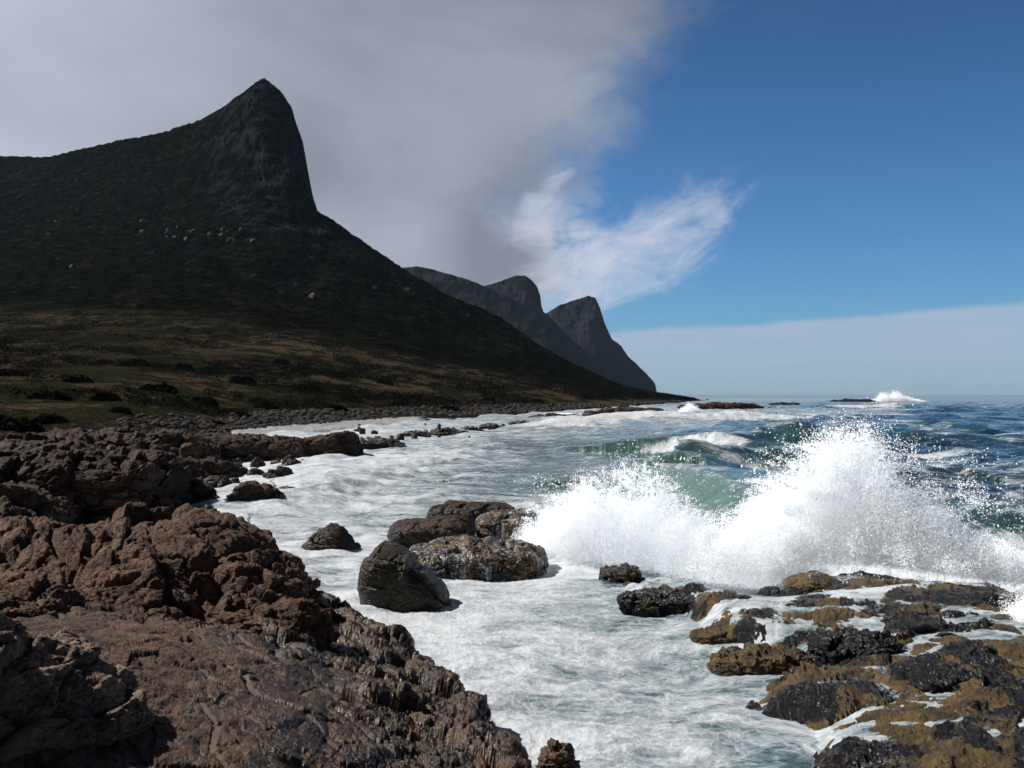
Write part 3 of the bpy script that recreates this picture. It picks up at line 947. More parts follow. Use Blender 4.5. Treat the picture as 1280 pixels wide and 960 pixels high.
# ------------------------------------------------------------------ far headlands
def headland(name, tab, Rr, depth, seed):
    pxs = np.linspace(tab[0][0], tab[-1][0], 420)
    rr = ptab(pxs, tab, 1)
    ts = np.linspace(0, 1.5, 130)
    T, PX = np.meshgrid(ts, pxs, indexing='ij')
    ZR = CAMZ + (HY - rr)[None] / F * Rr
    dep = depth * np.clip(ZR / ZR.max(), 0.08, 1)
    Y = Rr - dep + dep * T
    X = (PX - 640) / F * Y
    tc = np.clip(T, 0, 1)
    Z = ZR * (0.62 * tc ** 0.9 + 0.38 * tc ** 4.0) * (T <= 1) + (T > 1) * (ZR - (T - 1) * dep * 1.2)
    Z = np.where(T <= 0, -3, Z)
    x, y, z = X.ravel(), Y.ravel(), Z.ravel()
    P3 = np.stack([x, y, x * 0 + seed * 100], -1)
    z = z + 26 * fbm(P3 * 0.004, 6, 0.6, ridged=True) * (1 - np.abs(2 * np.clip(T.ravel(), 0, 1) - 1) ** 4) * sst(z, 10, 120)
    z = z + 2.0 * fbm(P3 * 0.03, 4, 0.6) * sst(z, 5, 60)
    Q = np.stack([x * 0.012, y * 0.006, z * 0.006 + seed], -1)
    tr = T.ravel()
    y = y - (34 * fbm(Q, 6, 0.62, ridged=True) + 12 * fbm(np.stack([x * .004, y * .004, z * .03 + seed], -1), 5, .6, ridged=True)) * sst(z, 5, 60) * (tr <= 1.0)
    z = z + 5.0 * fbm(P3 * 0.012 + 3, 5, 0.65) * sst(z, 5, 60)
    rockm = sst(tr, 0.35, 0.85)
    o = mesh_obj(name, np.stack([x, y, z], -1), grid_faces(*T.shape)[:, ::-1], M_far, attrs=dict(rock=rockm))
    tag(o, kind='structure')


headland('headland', [(380, 420), (440, 372), (480, 346), (505, 336), (520, 334.5), (540, 337), (565, 344), (590, 353), (606, 359), (640, 374), (680, 400), (720, 440), (770, 492)], 2450, 700, 1)
headland('headland', [(540, 410), (590, 368), (610, 357), (628, 352), (645, 346.5), (655, 346.5), (664, 351), (671, 359), (675, 370), (677, 384), (679, 390), (690, 400), (720, 430), (770, 480), (790, 493)], 2700, 650, 2)
headland('headland', [(600, 430), (650, 408), (684, 391), (700, 382), (720, 375), (735, 370.5), (743, 373), (748, 383), (753, 397), (758, 412), (764, 424), (776, 434), (785, 446), (798, 459), (811, 472), (818, 480), (821, 490), (823, 494)], 3000, 600, 3)

# ------------------------------------------------------------------ shore shelf under the camera
EDGE = [(-2.0, 5.6), (3.0, 1.2), (6.0, 0.55), (8.5, 0.30), (9.85, 0.05), (10.8, -0.15), (11.6, -0.40), (12.6, -0.90), (13.65, -1.42), (14.8, -2.0), (16.0, -2.65), (17.2, -3.45), (18.2, -4.1), (19.5, -5.3), (21.5, -6.3), (24, -7.6), (28, -10.5), (36, -16)]


def shelf_h(x, y):
    ex = ptab(y, EDGE, 1)
    s = (ex - x) * 0.82
    p = np.stack([x, y, x * 0], -1)
    s = s + 0.22 * fbm(p * 0.9 + 3, 4)
    h = -0.7 + 1.0 * sst(s, -0.35, 0.25)
    h += 0.20 * np.clip(s, 0, 2.0) + 0.36 * np.clip(s - 1.6, 0, 2.6)
    h = np.minimum(h, 1.55) - 0.08 * np.exp(-np.abs(h - 1.55) * 6)
    # a little lower behind, by the big outcrop
    h -= 0.45 * sst(y, 9.0, 14.0) * sst(s, 1.5, 4)
    return h, s


def make_shelf():
    a_ = np.linspace(rad(-52), rad(-30.5), 60)[:-1]
    b_ = np.linspace(rad(-30.5), rad(5), 1000)
    c_ = np.linspace(rad(5), rad(40), 50)[1:]
    azs = np.concatenate([a_, b_, c_])
    ds = np.concatenate([np.linspace(0.8, 4.4, 20)[:-1], 4.4 * (24 / 4.4) ** np.linspace(0, 1, 760)])
    A, D = np.meshgrid(azs, ds)
    X = np.sin(A) * D; Y = np.cos(A) * D
    x, y = X.ravel(), Y.ravel()
    h, s = shelf_h(x, y)
    # smooth slab in the near corner, rough rock towards the water
    rough = sst(s + 0.5 * fbm(np.stack([x, y, x * 0], -1) * 0.7, 3), 1.9, 1.0)
    rough = np.maximum(rough, sst(y, 10.5, 12.5))
    rough = np.maximum(rough, 0.20 + 0.15 * fbm(np.stack([x, y, x * 0], -1) * 0.8 + 5, 3))
    p = np.stack([x, y, h], -1).astype(np.float32)
    P = p.reshape(*X.shape, 3)
    N = normals_grid(P).reshape(-1, 3)
    N = N * np.sign(N[:, 2:3] + 1e-6)
    dsp = crag(p, 0.15, 0.75, (0.5, -0.35, 0.6), 0.35, .8)
    fine = 0.03 * fbm(p * 6.0, 4, .6)
    R = rotm(0.1, 0.22, 0.5)
    q = p @ R.T
    slab = 0.035 * fbm(q * np.array([0.8, 2.6, 8]) * 1.1, 5, 0.55, ridged=True) + 0.05 * fbm(p * 0.8, 3)
    f1, f2, cc = worley(q * np.array([0.7, 1.8, 1.0]) * 1.3 + 3)
    slab += -0.05 * (1 - sst(f2 - f1, 0, 0.10)) * sst(cc, .45, .6) + 0.05 * (cc - .5)
    p = p + N * (rough * (dsp + fine) + (1 - rough) * (slab + 0.010 * fbm(p * 14, 4, .65)))[:, None]
    o = mesh_obj('shore', p, grid_faces(*X.shape)[:, ::-1], M_shelf)
    tag(o, kind='structure')


make_shelf()

# ------------------------------------------------------------------ reef of mussels and weed
def make_reef():
    azs = np.linspace(rad(3), rad(52), 1000)
    ds = 3.6 * (24 / 3.6) ** np.linspace(0, 1, 620)
    A, D = np.meshgrid(azs, ds)
    x, y = (np.sin(A) * D).ravel(), (np.cos(A) * D).ravel()
    h, s = reef_base(x, y)
    p2 = np.stack([x, y, x * 0], -1).astype(np.float32)
    wv = np.stack([fbm(p2 * 0.8, 3), fbm(p2 * 0.8 + 20, 3), x * 0], -1) * 0.35
    q = (p2 + wv)
    f1, f2, c = worley(q * np.array([0.85, 1.25, 1]) + 2)
    dome = (1 - f1 ** 2 * 1.1).clip(-0.4, 1) * (0.5 + c)
    g1, g2, c2 = worley(q * np.array([2.3, 3.0, 1]) + 7)
    dome2 = (1 - g1 ** 2 * 1.3).clip(-0.4, 1) * (0.4 + c2)
    rel = 0.09 * (dome - 0.45) + 0.09 * (dome2 - 0.4) + 0.12 * fbm(p2 * 2.1, 6, 0.62)
    m1, m2, c3 = worley(p2 * 13)
    mm1, _, _ = worley(p2 * 27)
    grain = (0.055 * (1 - m1) + 0.03 * (1 - mm1)) * sst(c, .2, .5) + 0.03 * fbm(p2 * 7, 4, 0.65)
    onr = sst(s, -0.9, 0.2)
    z = h + rel * (0.35 + 0.65 * onr) + grain
    hollow = sst(0.12 - rel, -0.02, 0.26)
    mussel = (c - 0.5) * 0.9 + 2.2 * (rel - .08) - 0.02 + 0.35 * sst(x - 0.1 * y, 4.6, 6.5)
    V = np.stack([x, y, z], -1)
    o = mesh_obj('reef', V, grid_faces(*A.shape)[:, ::-1], M_reef, attrs=dict(mussel=mussel, hollow=hollow))
    tag(o, 'low reef of black mussels and ochre weed with foam in its hollows', 'reef')


make_reef()
RA = dict(mussel=0.4, hollow=0.0)


def reef_rock(label, pxc, pyb, zb, wpx, hpx, deep=1.0, mus=0.3, prof=None, seed=0, n=2.4, rz=0.0, amp=0.07):
    X0, Y0, _ = px(pxc, pyb, zb)
    wx = wpx / F * Y0; h = hpx / F * Y0 * .42
    o = rock('reef_rock', label, 'rock', M_reef, attrs=dict(mussel=mus, hollow=0.0), cx=X0, cy=Y0 + wx * deep * 0.35, z0=zb, wx=wx, wy=wx * deep, h=h, prof=prof,
             N=84, n=n, amp=amp * 1.2, block=0.28, lay=0.05, knob=1.6, seed=seed, rz=rz)
    return o


reef_rock('pointed dark rock at the seaward tip of the mussel reef', 778, 722, .05, 52, 34, 1.0, .5, [(-1, .3), (-.2, .5), (.3, 1), (.8, .9), (1, .5)], 31)
reef_rock('long black mussel ridge before the biggest white plume', 850, 756, .1, 150, 30, .5, .6, [(-1, .9), (-.3, .7), (.2, 1), (.6, .8), (1, .6)], 32)
reef_rock('dark humped rock ending the mussel ridge under the plume', 925, 770, .1, 100, 32, .6, .2, None, 33)
reef_rock('smooth domed rock with ochre flank at the foot of the tall splash', 1023, 735, .35, 74, 34, .9, -.3, [(-1, .3), (-.3, .8), (.2, 1), (1, .7)], 34, amp=.03)
reef_rock('round black mussel rock just beside the smooth dome', 985, 752, .25, 62, 26, .8, .6, None, 35)
reef_rock('weed-brown rock with water pouring round both sides', 965, 790, .12, 80, 26, .7, -.1, None, 36)
reef_rock('low mussel rock in the middle of the foam channels', 1040, 786, .2, 90, 26, .7, .2, None, 37)
reef_rock('big black mussel-crusted boulder in the middle of the reef', 1090, 822, .2, 130, 52, .7, .8, [(-1, .6), (-.3, .95), (.2, 1), (.7, .75), (1, .5)], 38, n=3)
reef_rock('bright ochre knob leaning on the big black boulder', 1052, 818, .15, 40, 24, .8, -1.2, None, 39, amp=.03)
reef_rock('blocky mussel rock at the reef\'s far right corner', 1200, 805, .25, 150, 52, .7, .7, [(-1, .9), (-.2, 1), (.6, .95), (1, .6)], 40, n=3.4)
reef_rock('ochre-topped rock half hidden by low spray', 1130, 775, .3, 120, 28, .6, -.4, None, 41)
reef_rock('low ochre slab with weed nearest the open foam', 960, 832, .05, 130, 26, .6, -.9, None, 42)
reef_rock('small ochre cobble apart in the foam by the reef', 900, 800, .0, 70, 22, .7, -1.2, None, 43, amp=.03)
reef_rock('broad mussel mound low on the right of the reef', 1230, 862, .35, 190, 42, .6, .7, None, 44, n=3)

# ------------------------------------------------------------------ foreground outcrops and lone boulders
rock('rock_outcrop', 'large craggy brown outcrop standing between the shelf and the surf', 'outcrop', M_rock, cx=-6.9, cy=14.2, z0=0.5, wx=7.2, wy=5.6, h=1.62,
     prof=[(-1, .78), (-.7, .86), (-.35, .88), (0, .92), (.3, .98), (.5, .96), (.68, .84), (.82, .75), (1, .62)], yprof=[(-1, .35), (-.6, .62), (-.1, .92), (.3, 1), (1, .9)], N=250, n=3.0, amp=0.22, block=0.95, lay=0.5, seed=1, depth=1.2, dip=(.5, -.5, .5))
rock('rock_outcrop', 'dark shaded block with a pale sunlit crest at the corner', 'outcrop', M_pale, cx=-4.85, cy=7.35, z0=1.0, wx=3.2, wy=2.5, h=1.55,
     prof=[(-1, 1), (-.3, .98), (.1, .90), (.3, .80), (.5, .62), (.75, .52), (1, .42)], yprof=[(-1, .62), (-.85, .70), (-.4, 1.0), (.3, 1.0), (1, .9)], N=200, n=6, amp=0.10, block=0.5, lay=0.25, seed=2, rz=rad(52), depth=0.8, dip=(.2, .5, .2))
rock('rock_outcrop', 'ragged ledge against the left edge behind the pale-crested block', 'outcrop', M_rock, cx=-7.2, cy=11.2, z0=1.0, wx=3.4, wy=2.4, h=0.7, N=130, n=3, amp=0.18, block=0.6, lay=0.4, seed=3, depth=0.8, rz=.15)
rock('boulder', 'small broken ledge of brown rock at the foot of the craggy outcrop', 'boulder', M_rock, cx=-3.35, cy=12.6, z0=0.75, wx=1.7, wy=1.1, h=0.42, N=80, n=3, amp=0.10, block=0.4, lay=0.4, seed=4, facets=3)
X0, Y0, _ = px(500, 762)
rock('boulder', 'tall wedge-shaped wet boulder standing alone in the foam', 'boulder', M_wet, cx=X0, cy=Y0 + .45, z0=0.0, wx=1.62, wy=1.3, h=1.06,
     prof=[(-1, .75), (-.7, 1.06), (-.5, 1.14), (-.1, 1.02), (.1, .93), (.2, .92), (.27, .76), (.6, .58), (.85, .40), (1, .25)], N=130, n=4.0, amp=0.06, block=1.1, lay=0.1, knob=.6, seed=5, depth=.5, rz=-.12)
X0, Y0, _ = px(409, 690)
rock('boulder', 'low rounded brown boulder in the surf beyond the wedge-shaped one', 'boulder', M_dark, cx=X0, cy=Y0 + .4, z0=0.0, wx=1.48, wy=1.1, h=0.64,
     prof=[(-1, .4), (-.5, .75), (0, 1), (.4, .95), (1, .45)], N=80, n=2.3, amp=0.05, block=0.4, lay=0.2, seed=6)
X0, Y0, _ = px(582, 716)
rock('washed_rock', 'broad flat rock with white trickles pouring down its seaward side', 'rock', M_casc, cx=X0, cy=Y0 + .9, z0=0.0, wx=3.7, wy=2.6, h=0.60,
     prof=[(-1, .30), (-.7, .55), (-.4, .86), (0, 1), (.4, .96), (.8, .90), (1, .75)], N=150, n=3.4, amp=0.07, block=0.45, lay=0.3, seed=7)
X0, Y0, _ = px(537, 682)
rock('washed_rock', 'flat-topped reddish brown slab behind the trickling rock', 'rock', M_dark, cx=X0, cy=Y0 + .6, z0=0.15, wx=2.25, wy=2.0, h=0.50,
     prof=[(-1, .8), (0, .92), (.6, 1.1), (1, 1.0)], N=90, n=4.5, amp=0.06, block=0.5, lay=0.4, seed=8)
X0, Y0, _ = px(634, 675)
rock('washed_rock', 'blocky ochre-flanked rock reaching into the white plume', 'rock', M_casc, cx=X0, cy=Y0 + .6, z0=0.1, wx=1.75, wy=2.2, h=0.66,
     prof=[(-1, .8), (0, .9), (.7, 1.05), (1, .95)], N=90, n=4, amp=0.06, block=0.4, lay=0.3, seed=9)
X0, Y0, _ = px(590, 655)
rock('washed_rock', 'thin dark slab farthest back in the cluster of washed rocks', 'rock', M_dark, cx=X0, cy=Y0 + .6, z0=0.1, wx=2.9, wy=1.6, h=0.5, N=80, n=3, amp=0.06, block=0.4, lay=0.3, seed=10)
X0, Y0, _ = px(697, 962)
rock('boulder', 'knobbly reddish rock tip poking from the foam below the shelf', 'boulder', M_shelf, cx=X0, cy=Y0 + .1, z0=0.0, wx=.42, wy=.4, h=.22, N=50, n=2.5, amp=.05, block=.15, seed=12)

# dark layered outcrops along the left
rock('rock_outcrop', 'high dark layered cliff with a sheer end facing the surf', 'outcrop', M_dark, cx=-15.6, cy=31.3, z0=0.2, wx=8.0, wy=6.0, h=1.95,
     prof=[(-1, .95), (0, .98), (.4, .95), (.8, .96), (1, .92)], yprof=[(-1, .82), (-.3, .95), (.5, 1.0), (1, .9)], N=180, n=5, amp=0.26, block=0.9, lay=1.0, seed=13, dip=(.15, -.08, .2), depth=.8)
rock('rock_outcrop', 'stepped dark outcrop cut off by the left picture edge', 'outcrop', M_dark, cx=-17.5, cy=26.5, z0=0.2, wx=9.0, wy=5.5, h=1.55, N=170, n=4, amp=0.28, block=0.9, lay=1.0, seed=14, dip=(.15, -.08, .2), depth=.8,
     prof=[(-1, 1), (.2, .95), (.7, .6), (1, .35)])
rock('rock_outcrop', 'low brown ridge of rock behind the craggy outcrop', 'outcrop', M_rock, cx=-11.2, cy=22.4, z0=0.1, wx=8.2, wy=2.6, h=0.72, N=150, n=3, amp=0.20, block=0.6, lay=0.6, seed=15, rz=.25, depth=.7,
     prof=[(-1, 1), (.3, .9), (1, .6)])
X0, Y0, _ = px(300, 574, .0)
rock('rock_outcrop', 'long dark ledge running into the surf, ending in a raised snout', 'outcrop', M_dark, cx=-15.5, cy=59, z0=0.0, wx=11.5, wy=5.0, h=1.5,
     prof=[(-1, .85), (-.3, .85), (.2, .75), (.6, .90), (.8, 1.15), (.92, 1.35), (1, .9)], N=170, n=4.5, amp=0.22, block=.9, lay=.9, seed=16, dip=(.1, -.1, .2))
rock('rock_outcrop', 'dark rock shelf sloping from the boulder field to the long ledge', 'outcrop', M_dark, cx=-23.0, cy=52, z0=0.0, wx=12, wy=9, h=1.7, N=150, n=3.5, amp=.3, block=1.0, lay=.8, seed=17, dip=(.1, -.1, .2))
rock('rock_outcrop', 'broken dark shelf under the field of shore boulders', 'outcrop', M_dark, cx=-27.0, cy=43, z0=0.0, wx=19, wy=13, h=1.8, N=170, n=3.5, amp=.35, block=1.1, lay=.8, seed=18, dip=(.1, -.1, .2),
     prof=[(-1, 1), (.3, .95), (.7, .75), (1, .4)])

# lone rocks in the bay: pixel of base centre, width, height
bay = [(312, 634, 64, 22, 'flat black rock leading the row in the white water'), (355, 622, 46, 6, None), (268, 598, 56, 19, 'humped black rock wreathed in foam'), (300, 597, 18, 9, None),
       (345, 606, 36, 15, 'dark sloping rock between two foam channels'), (320, 586, 16, 10, 'small round boulder sitting alone in foam'), (361, 586, 24, 8, 'low pale brown rock awash in the bay'),
       (240, 612, 40, 20, None), (222, 608, 30, 16, None), (260, 616, 50, 15, None), (212, 590, 40, 14, None), (322, 600, 22, 8, None), (362, 572, 9, 5, None),
       (374, 573, 8, 5, None), (405, 571, 20, 7, None), (215, 622, 34, 14, None), (245, 632, 44, 22, None), (280, 572, 26, 10, None), (205, 634, 40, 20, None), (232, 596, 22, 9, None), (250, 582, 30, 12, None), (292, 610, 14, 7, None),
       (468, 556, 54, 14, 'flat brown rock in the white water before the beach'), (440, 558, 40, 8, None), (560, 541, 34, 9, 'dark rocks at the far end of the beach'), (520, 543, 26, 6, None),
       (590, 538, 22, 8, None), (612, 534, 20, 8, None), (648, 531, 24, 7, None), (578, 541, 12, 5, None)]
for i, (a_, b_, w_, h_, lab) in enumerate(bay):
    X0, Y0, _ = px(a_, b_)
    wx, h = w_ / F * Y0, h_ / F * Y0
    if b_ < 560: wx *= 1.35; h *= .62
    else: wx *= 1.2; h = h * 1.2 + .22
    o = rock('boulder', lab or 'small dark rock awash among the foam of the bay', 'boulder', M_dark, None if lab else 'small dark rocks awash in the bay',
             cx=X0, cy=Y0 + wx * .25, z0=0, wx=wx * 1.05, wy=wx * .7, h=h * 1.05, N=34, n=2.6 + (i % 3) * .5, amp=.10 * wx ** .5 * .8, block=.5, lay=.5, seed=50 + i, facets=2,
             prof=[(-1, .5 + .4 * random.random()), (0, .9), (.5, .6 + .4 * random.random()), (1, .5)])

# proto boulders for the boulder field, then copies
protos = []
for i in range(8):
    V, Fc = rock_verts(0, 0, 0, 1.0, .85, .55, N=22, n=2.3 + (i % 4) * .5, amp=.06, block=.4, lay=.3, seed=80 + i, facets=5, depth=.35)
    me_o = mesh_obj('shore_boulder', V, Fc, [M_stone, M_dark, M_rock, M_dark][i % 4])
    protos.append(me_o)
spots = []
for i in range(250):
    if i < 120:
        a_ = random.uniform(-30, 245); b_ = random.uniform(551, 588) if random.random() < .75 else random.uniform(549, 558)
        z = 1.5 - .4 * sst(a_, 100, 240) * 1.0
        if b_ < 556: z = 1.5
        X0, Y0, _ = px(a_, b_, z)
        s_ = random.uniform(.35, 1.3) * (Y0 / 42) ** .5
        spots.append((X0, Y0, z - .12, s_))
    else:
        a_ = random.uniform(190, 400)
        if i > 225: a_ = random.uniform(400, 640)
        b_ = random.uniform(562, 640) if a_ < 300 else (random.uniform(560, 600) if a_ < 400 else random.uniform(532, 552) - (a_ - 400) * .03)
        if b_ > 600 and a_ > 270: continue
        X0, Y0, _ = px(a_, b_, .05)
        s_ = random.uniform(.2, .65) * (Y0 / 42) ** .3
        spots.append((X0, Y0, -.05, s_))
for i, (X0, Y0, z, s_) in enumerate(spots):
    p_ = protos[i % 8]
    o = p_ if i < 8 else p_.copy()
    if i >= 8: COL.objects.link(o)
    o.location = (X0, Y0, z)
    o.rotation_euler = (random.uniform(-.15, .15), random.uniform(-.15, .15), random.uniform(0, 6.3))
    o.scale = (s_, s_ * random.uniform(.7, 1.1), s_ * random.uniform(.7, 1.2))
    if z > .5:
        tag(o, 'weathered boulder lying on the dark shelf below the grassy slope', 'boulder', 'boulders lying on the shore shelf')
    else:
        tag(o, 'dark stone washed by foam in the shallows of the bay', 'boulder', 'wet stones in the shallows')

# point of rocks running out at the end of the flat
for i, (a_, b_, w_, h_, lab) in enumerate([(905, 511, 110, 9, 'long low dark reef running out from the end of the flat'), (1070, 502, 60, 4, 'distant dark skerry beside the far splash'), (985, 506, 40, 4, 'thin sliver of reef between the point and the skerry'),
                                           (790, 520, 120, 12, 'brown rocks fringing the far end of the flat'), (700, 524, 80, 8, 'low brown rocks along the far shoreline')]):
    X0, Y0, _ = px(a_, b_)
    wx, h = w_ / F * Y0, h_ / F * Y0
    rock('rock_outcrop', lab, 'outcrop', M_dark, cx=X0, cy=Y0 + 4, z0=-.2, wx=wx, wy=wx * .25, h=h, N=90, n=3, amp=.10 * h * 2, block=h * 1.2, lay=.8, seed=140 + i,
         prof=[(-1, .9), (-.6, .7), (-.2, 1), (.3, .8), (.6, 1), (1, .5)])

# pale rocks standing out of the mountainside
pale = []
for i in range(46):
    if i < 12: a_, t_ = 232 + random.gauss(0, 16), .70 + random.gauss(0, .015)
    elif i < 30: a_, t_ = 300 + random.gauss(0, 50), .72 + random.gauss(0, .035)
    else: a_, t_ = random.uniform(0, 560), random.uniform(.45, .85)
    x, y, z = land_at(a_, t_)
    s_ = random.uniform(3, 8) * (1.5 if i < 3 else 1)
    o = protos[i % 8].copy()
    if i < 3:
        o.data = protos[0].data.copy(); o.data.materials[0] = M_scar
    else: o.data = pale[i % 3].data
    COL.objects.link(o); pale.append(o)
    o.location = (x, y - 2, z + .3); o.scale = (s_, s_ * .8, s_ * .8); o.rotation_euler = (.3, 0, random.uniform(0, 6))
    tag(o, 'pale rock standing out of the dark mountainside', 'rock', 'pale rocks on the mountainside')
    o.name = 'boulder'

# ------------------------------------------------------------------ shingle and scrub on the flat
def merged_rocks(name, spots_, mat, label, N=6):
    S, Fc = cube_sphere(N)
    Vs, Fs = [], []
    rg = np.random.default_rng(3)
    for i, (x, y, z, s_) in enumerate(spots_):
        sc_ = np.array([1, rg.uniform(.6, 1), rg.uniform(.4, .8)]) * s_ * .5
        a = rg.uniform(0, 6.3)
        nd = S * (1 + .25 * perlin(S * 1.7 + i * 3.1))[:, None]
        q = nd * sc_
        q = np.stack([q[:, 0] * math.cos(a) - q[:, 1] * math.sin(a), q[:, 0] * math.sin(a) + q[:, 1] * math.cos(a), q[:, 2]], -1)
        Vs.append(q + (x, y, z)); Fs.append(Fc + i * len(S))
    o = mesh_obj(name, np.concatenate(Vs), np.concatenate(Fs), mat, smooth=False)
    return tag(o, label, 'pebbles', kind='stuff')


sh = []
for i in range(2600):
    a_ = random.uniform(150, 850)
    pxs, tt_, Z, d0, R = LAND
    dd0 = float(np.interp(a_, pxs, d0)); RR_ = float(np.interp(a_, pxs, R))
    off = random.uniform(1 if a_ > 560 or a_ < 285 else 9, 30 if a_ > 285 else 20)
    if a_ < 250 and random.random() < .4: continue
    x, y, z = land_at(a_, off / (RR_ - dd0))
    sh.append((x, y, z, random.uniform(.3, 1.0) * (y / 120) ** .5))
merged_rocks('beach_pebbles', sh, M_stone, 'bank of grey and brown stones heaped along the back of the beach')


def bush_mesh(rg, s_, nleaf):
    nl = nleaf
    th = rg.uniform(0, 6.283, nl); cz = rg.uniform(0.0, 1, nl) ** .8
    rr = rg.uniform(.75, 1.05, nl) * (1 + .25 * np.sin(th * 3 + rg.uniform(0, 6)))
    c = np.stack([np.cos(th) * np.sqrt(1 - cz ** 2) * rr, np.sin(th) * np.sqrt(1 - cz ** 2) * rr * .8, cz * .62 * rr], -1) * s_
    dd = rg.normal(size=(nl, 3)); dd /= np.linalg.norm(dd, axis=1, keepdims=True)
    e = np.cross(dd, rg.normal(size=(nl, 3))); e /= np.linalg.norm(e, axis=1, keepdims=True)
    f = np.cross(dd, e)
    l = s_ * rg.uniform(.06, .15, (nl, 1))
    V = np.stack([c - e * l, c - f * l * .5, c + e * l, c + f * l * .5], 1).reshape(-1, 3)
    return V, np.arange(nl * 4).reshape(-1, 4)


rg = np.random.default_rng(21)
Vs, Fs, nv = [], [], 0
for i in range(13000):
    a_ = rg.uniform(-60, 800); t_ = 0.03 + 0.62 * rg.random() ** 1.1
    x, y, z = land_at(a_, t_)
    cl = float(perlin(np.array([[x * .03, y * .03, 1.]]))[0])
    if t_ > .34 and rg.random() < .55: continue
    if t_ < .34 and cl < -0.25 + .45 * rg.random(): continue
    if z < 1.5: continue
    s_ = rg.uniform(.5, 1.7) * (y / 150) ** .6
    V, Fc = bush_mesh(rg, s_, 70 if y < 260 else 34)
    Vs.append(V + (x, y, z - s_ * .12)); Fs.append(Fc + nv); nv += len(V)
tag(mesh_obj('undergrowth', np.concatenate(Vs), np.concatenate(Fs), M_leaf, smooth=False), 'low dark scrub dotting the slope above the beach', 'scrub', kind='stuff')
# bushes that stand out, each its own thing
bp = []
for i in range(4):
    V, Fc = bush_mesh(rg, 1.0, 1500)
    bp.append(mesh_obj('bush', V, Fc, M_leaf, smooth=False))
bs = [(18, 535, 60), (60, 528, 46), (-20, 530, 60), (130, 500, 40), (95, 478, 38), (200, 490, 44), (255, 505, 36), (300, 478, 34), (330, 510, 30), (150, 515, 30), (380, 488, 34), (440, 500, 30), (230, 462, 30), (420, 470, 26),
      (60, 498, 44), (10, 470, 36), (170, 455, 28), (500, 500, 26), (350, 455, 24), (560, 512, 24), (480, 480, 22), (610, 500, 20), (300, 520, 26), (420, 512, 26), (270, 530, 22)]
for i, (a_, b_, w_) in enumerate(bs):
    # walk up the slope until it passes the wanted row
    best = None
    for t_ in np.linspace(.01, .6, 240):
        x, y, z = land_at(a_, t_)
        r_ = HY + (CAMZ - z) / y * F
        if best is None or abs(r_ - b_) < best[0]: best = (abs(r_ - b_), x, y, z)
    _, x, y, z = best
    s_ = w_ / F * y * .5
    o = bp[i % 4] if i < 4 else bp[i % 4].copy()
    if i >= 4: COL.objects.link(o)
    o.location = (x, y, z - s_ * .15); o.scale = (s_, s_, s_ * .8); o.rotation_euler = (0, 0, random.uniform(0, 6))
    if i == 0: tag(o, 'dark rounded bush by the left edge just above the boulder field', 'bush')
    else: tag(o, 'dark low bush on the grassy flat under the peak', 'bush', 'dark bushes on the grassy flat')

# ------------------------------------------------------------------ spray
def droplets(name, C, r, label, cat='spray', group=None, parent=None):
    n_ = len(C)
    rg = np.random.default_rng(n_)
    T0 = np.array([[1, 1, 1], [1, -1, -1], [-1, 1, -1], [-1, -1, 1]], np.float32) / math.sqrt(3)
    q = rg.normal(size=(n_, 4)); q /= np.linalg.norm(q, axis=1, keepdims=True)
    a, b, c, d_ = q.T
    Rm = np.stack([1 - 2 * (c * c + d_ * d_), 2 * (b * c - a * d_), 2 * (b * d_ + a * c), 2 * (b * c + a * d_), 1 - 2 * (b * b + d_ * d_), 2 * (c * d_ - a * b),
                   2 * (b * d_ - a * c), 2 * (c * d_ + a * b), 1 - 2 * (b * b + c * c)], -1).reshape(-1, 3, 3)
    V = np.einsum('nij,kj->nki', Rm, T0) * r[:, None, None] * 1.25 + C[:, None]
    Fi = np.array([[0, 1, 2], [0, 3, 1], [0, 2, 3], [1, 3, 2]], np.int32)
    Fc = (np.arange(n_, dtype=np.int32)[:, None, None] * 4 + Fi[None]).reshape(-1, 3)
    o = mesh_obj(name, V.reshape(-1, 3), Fc, M_spray, smooth=False, n=3)
    if parent: o.parent = parent
    else: tag(o, label, cat, group)
    return o


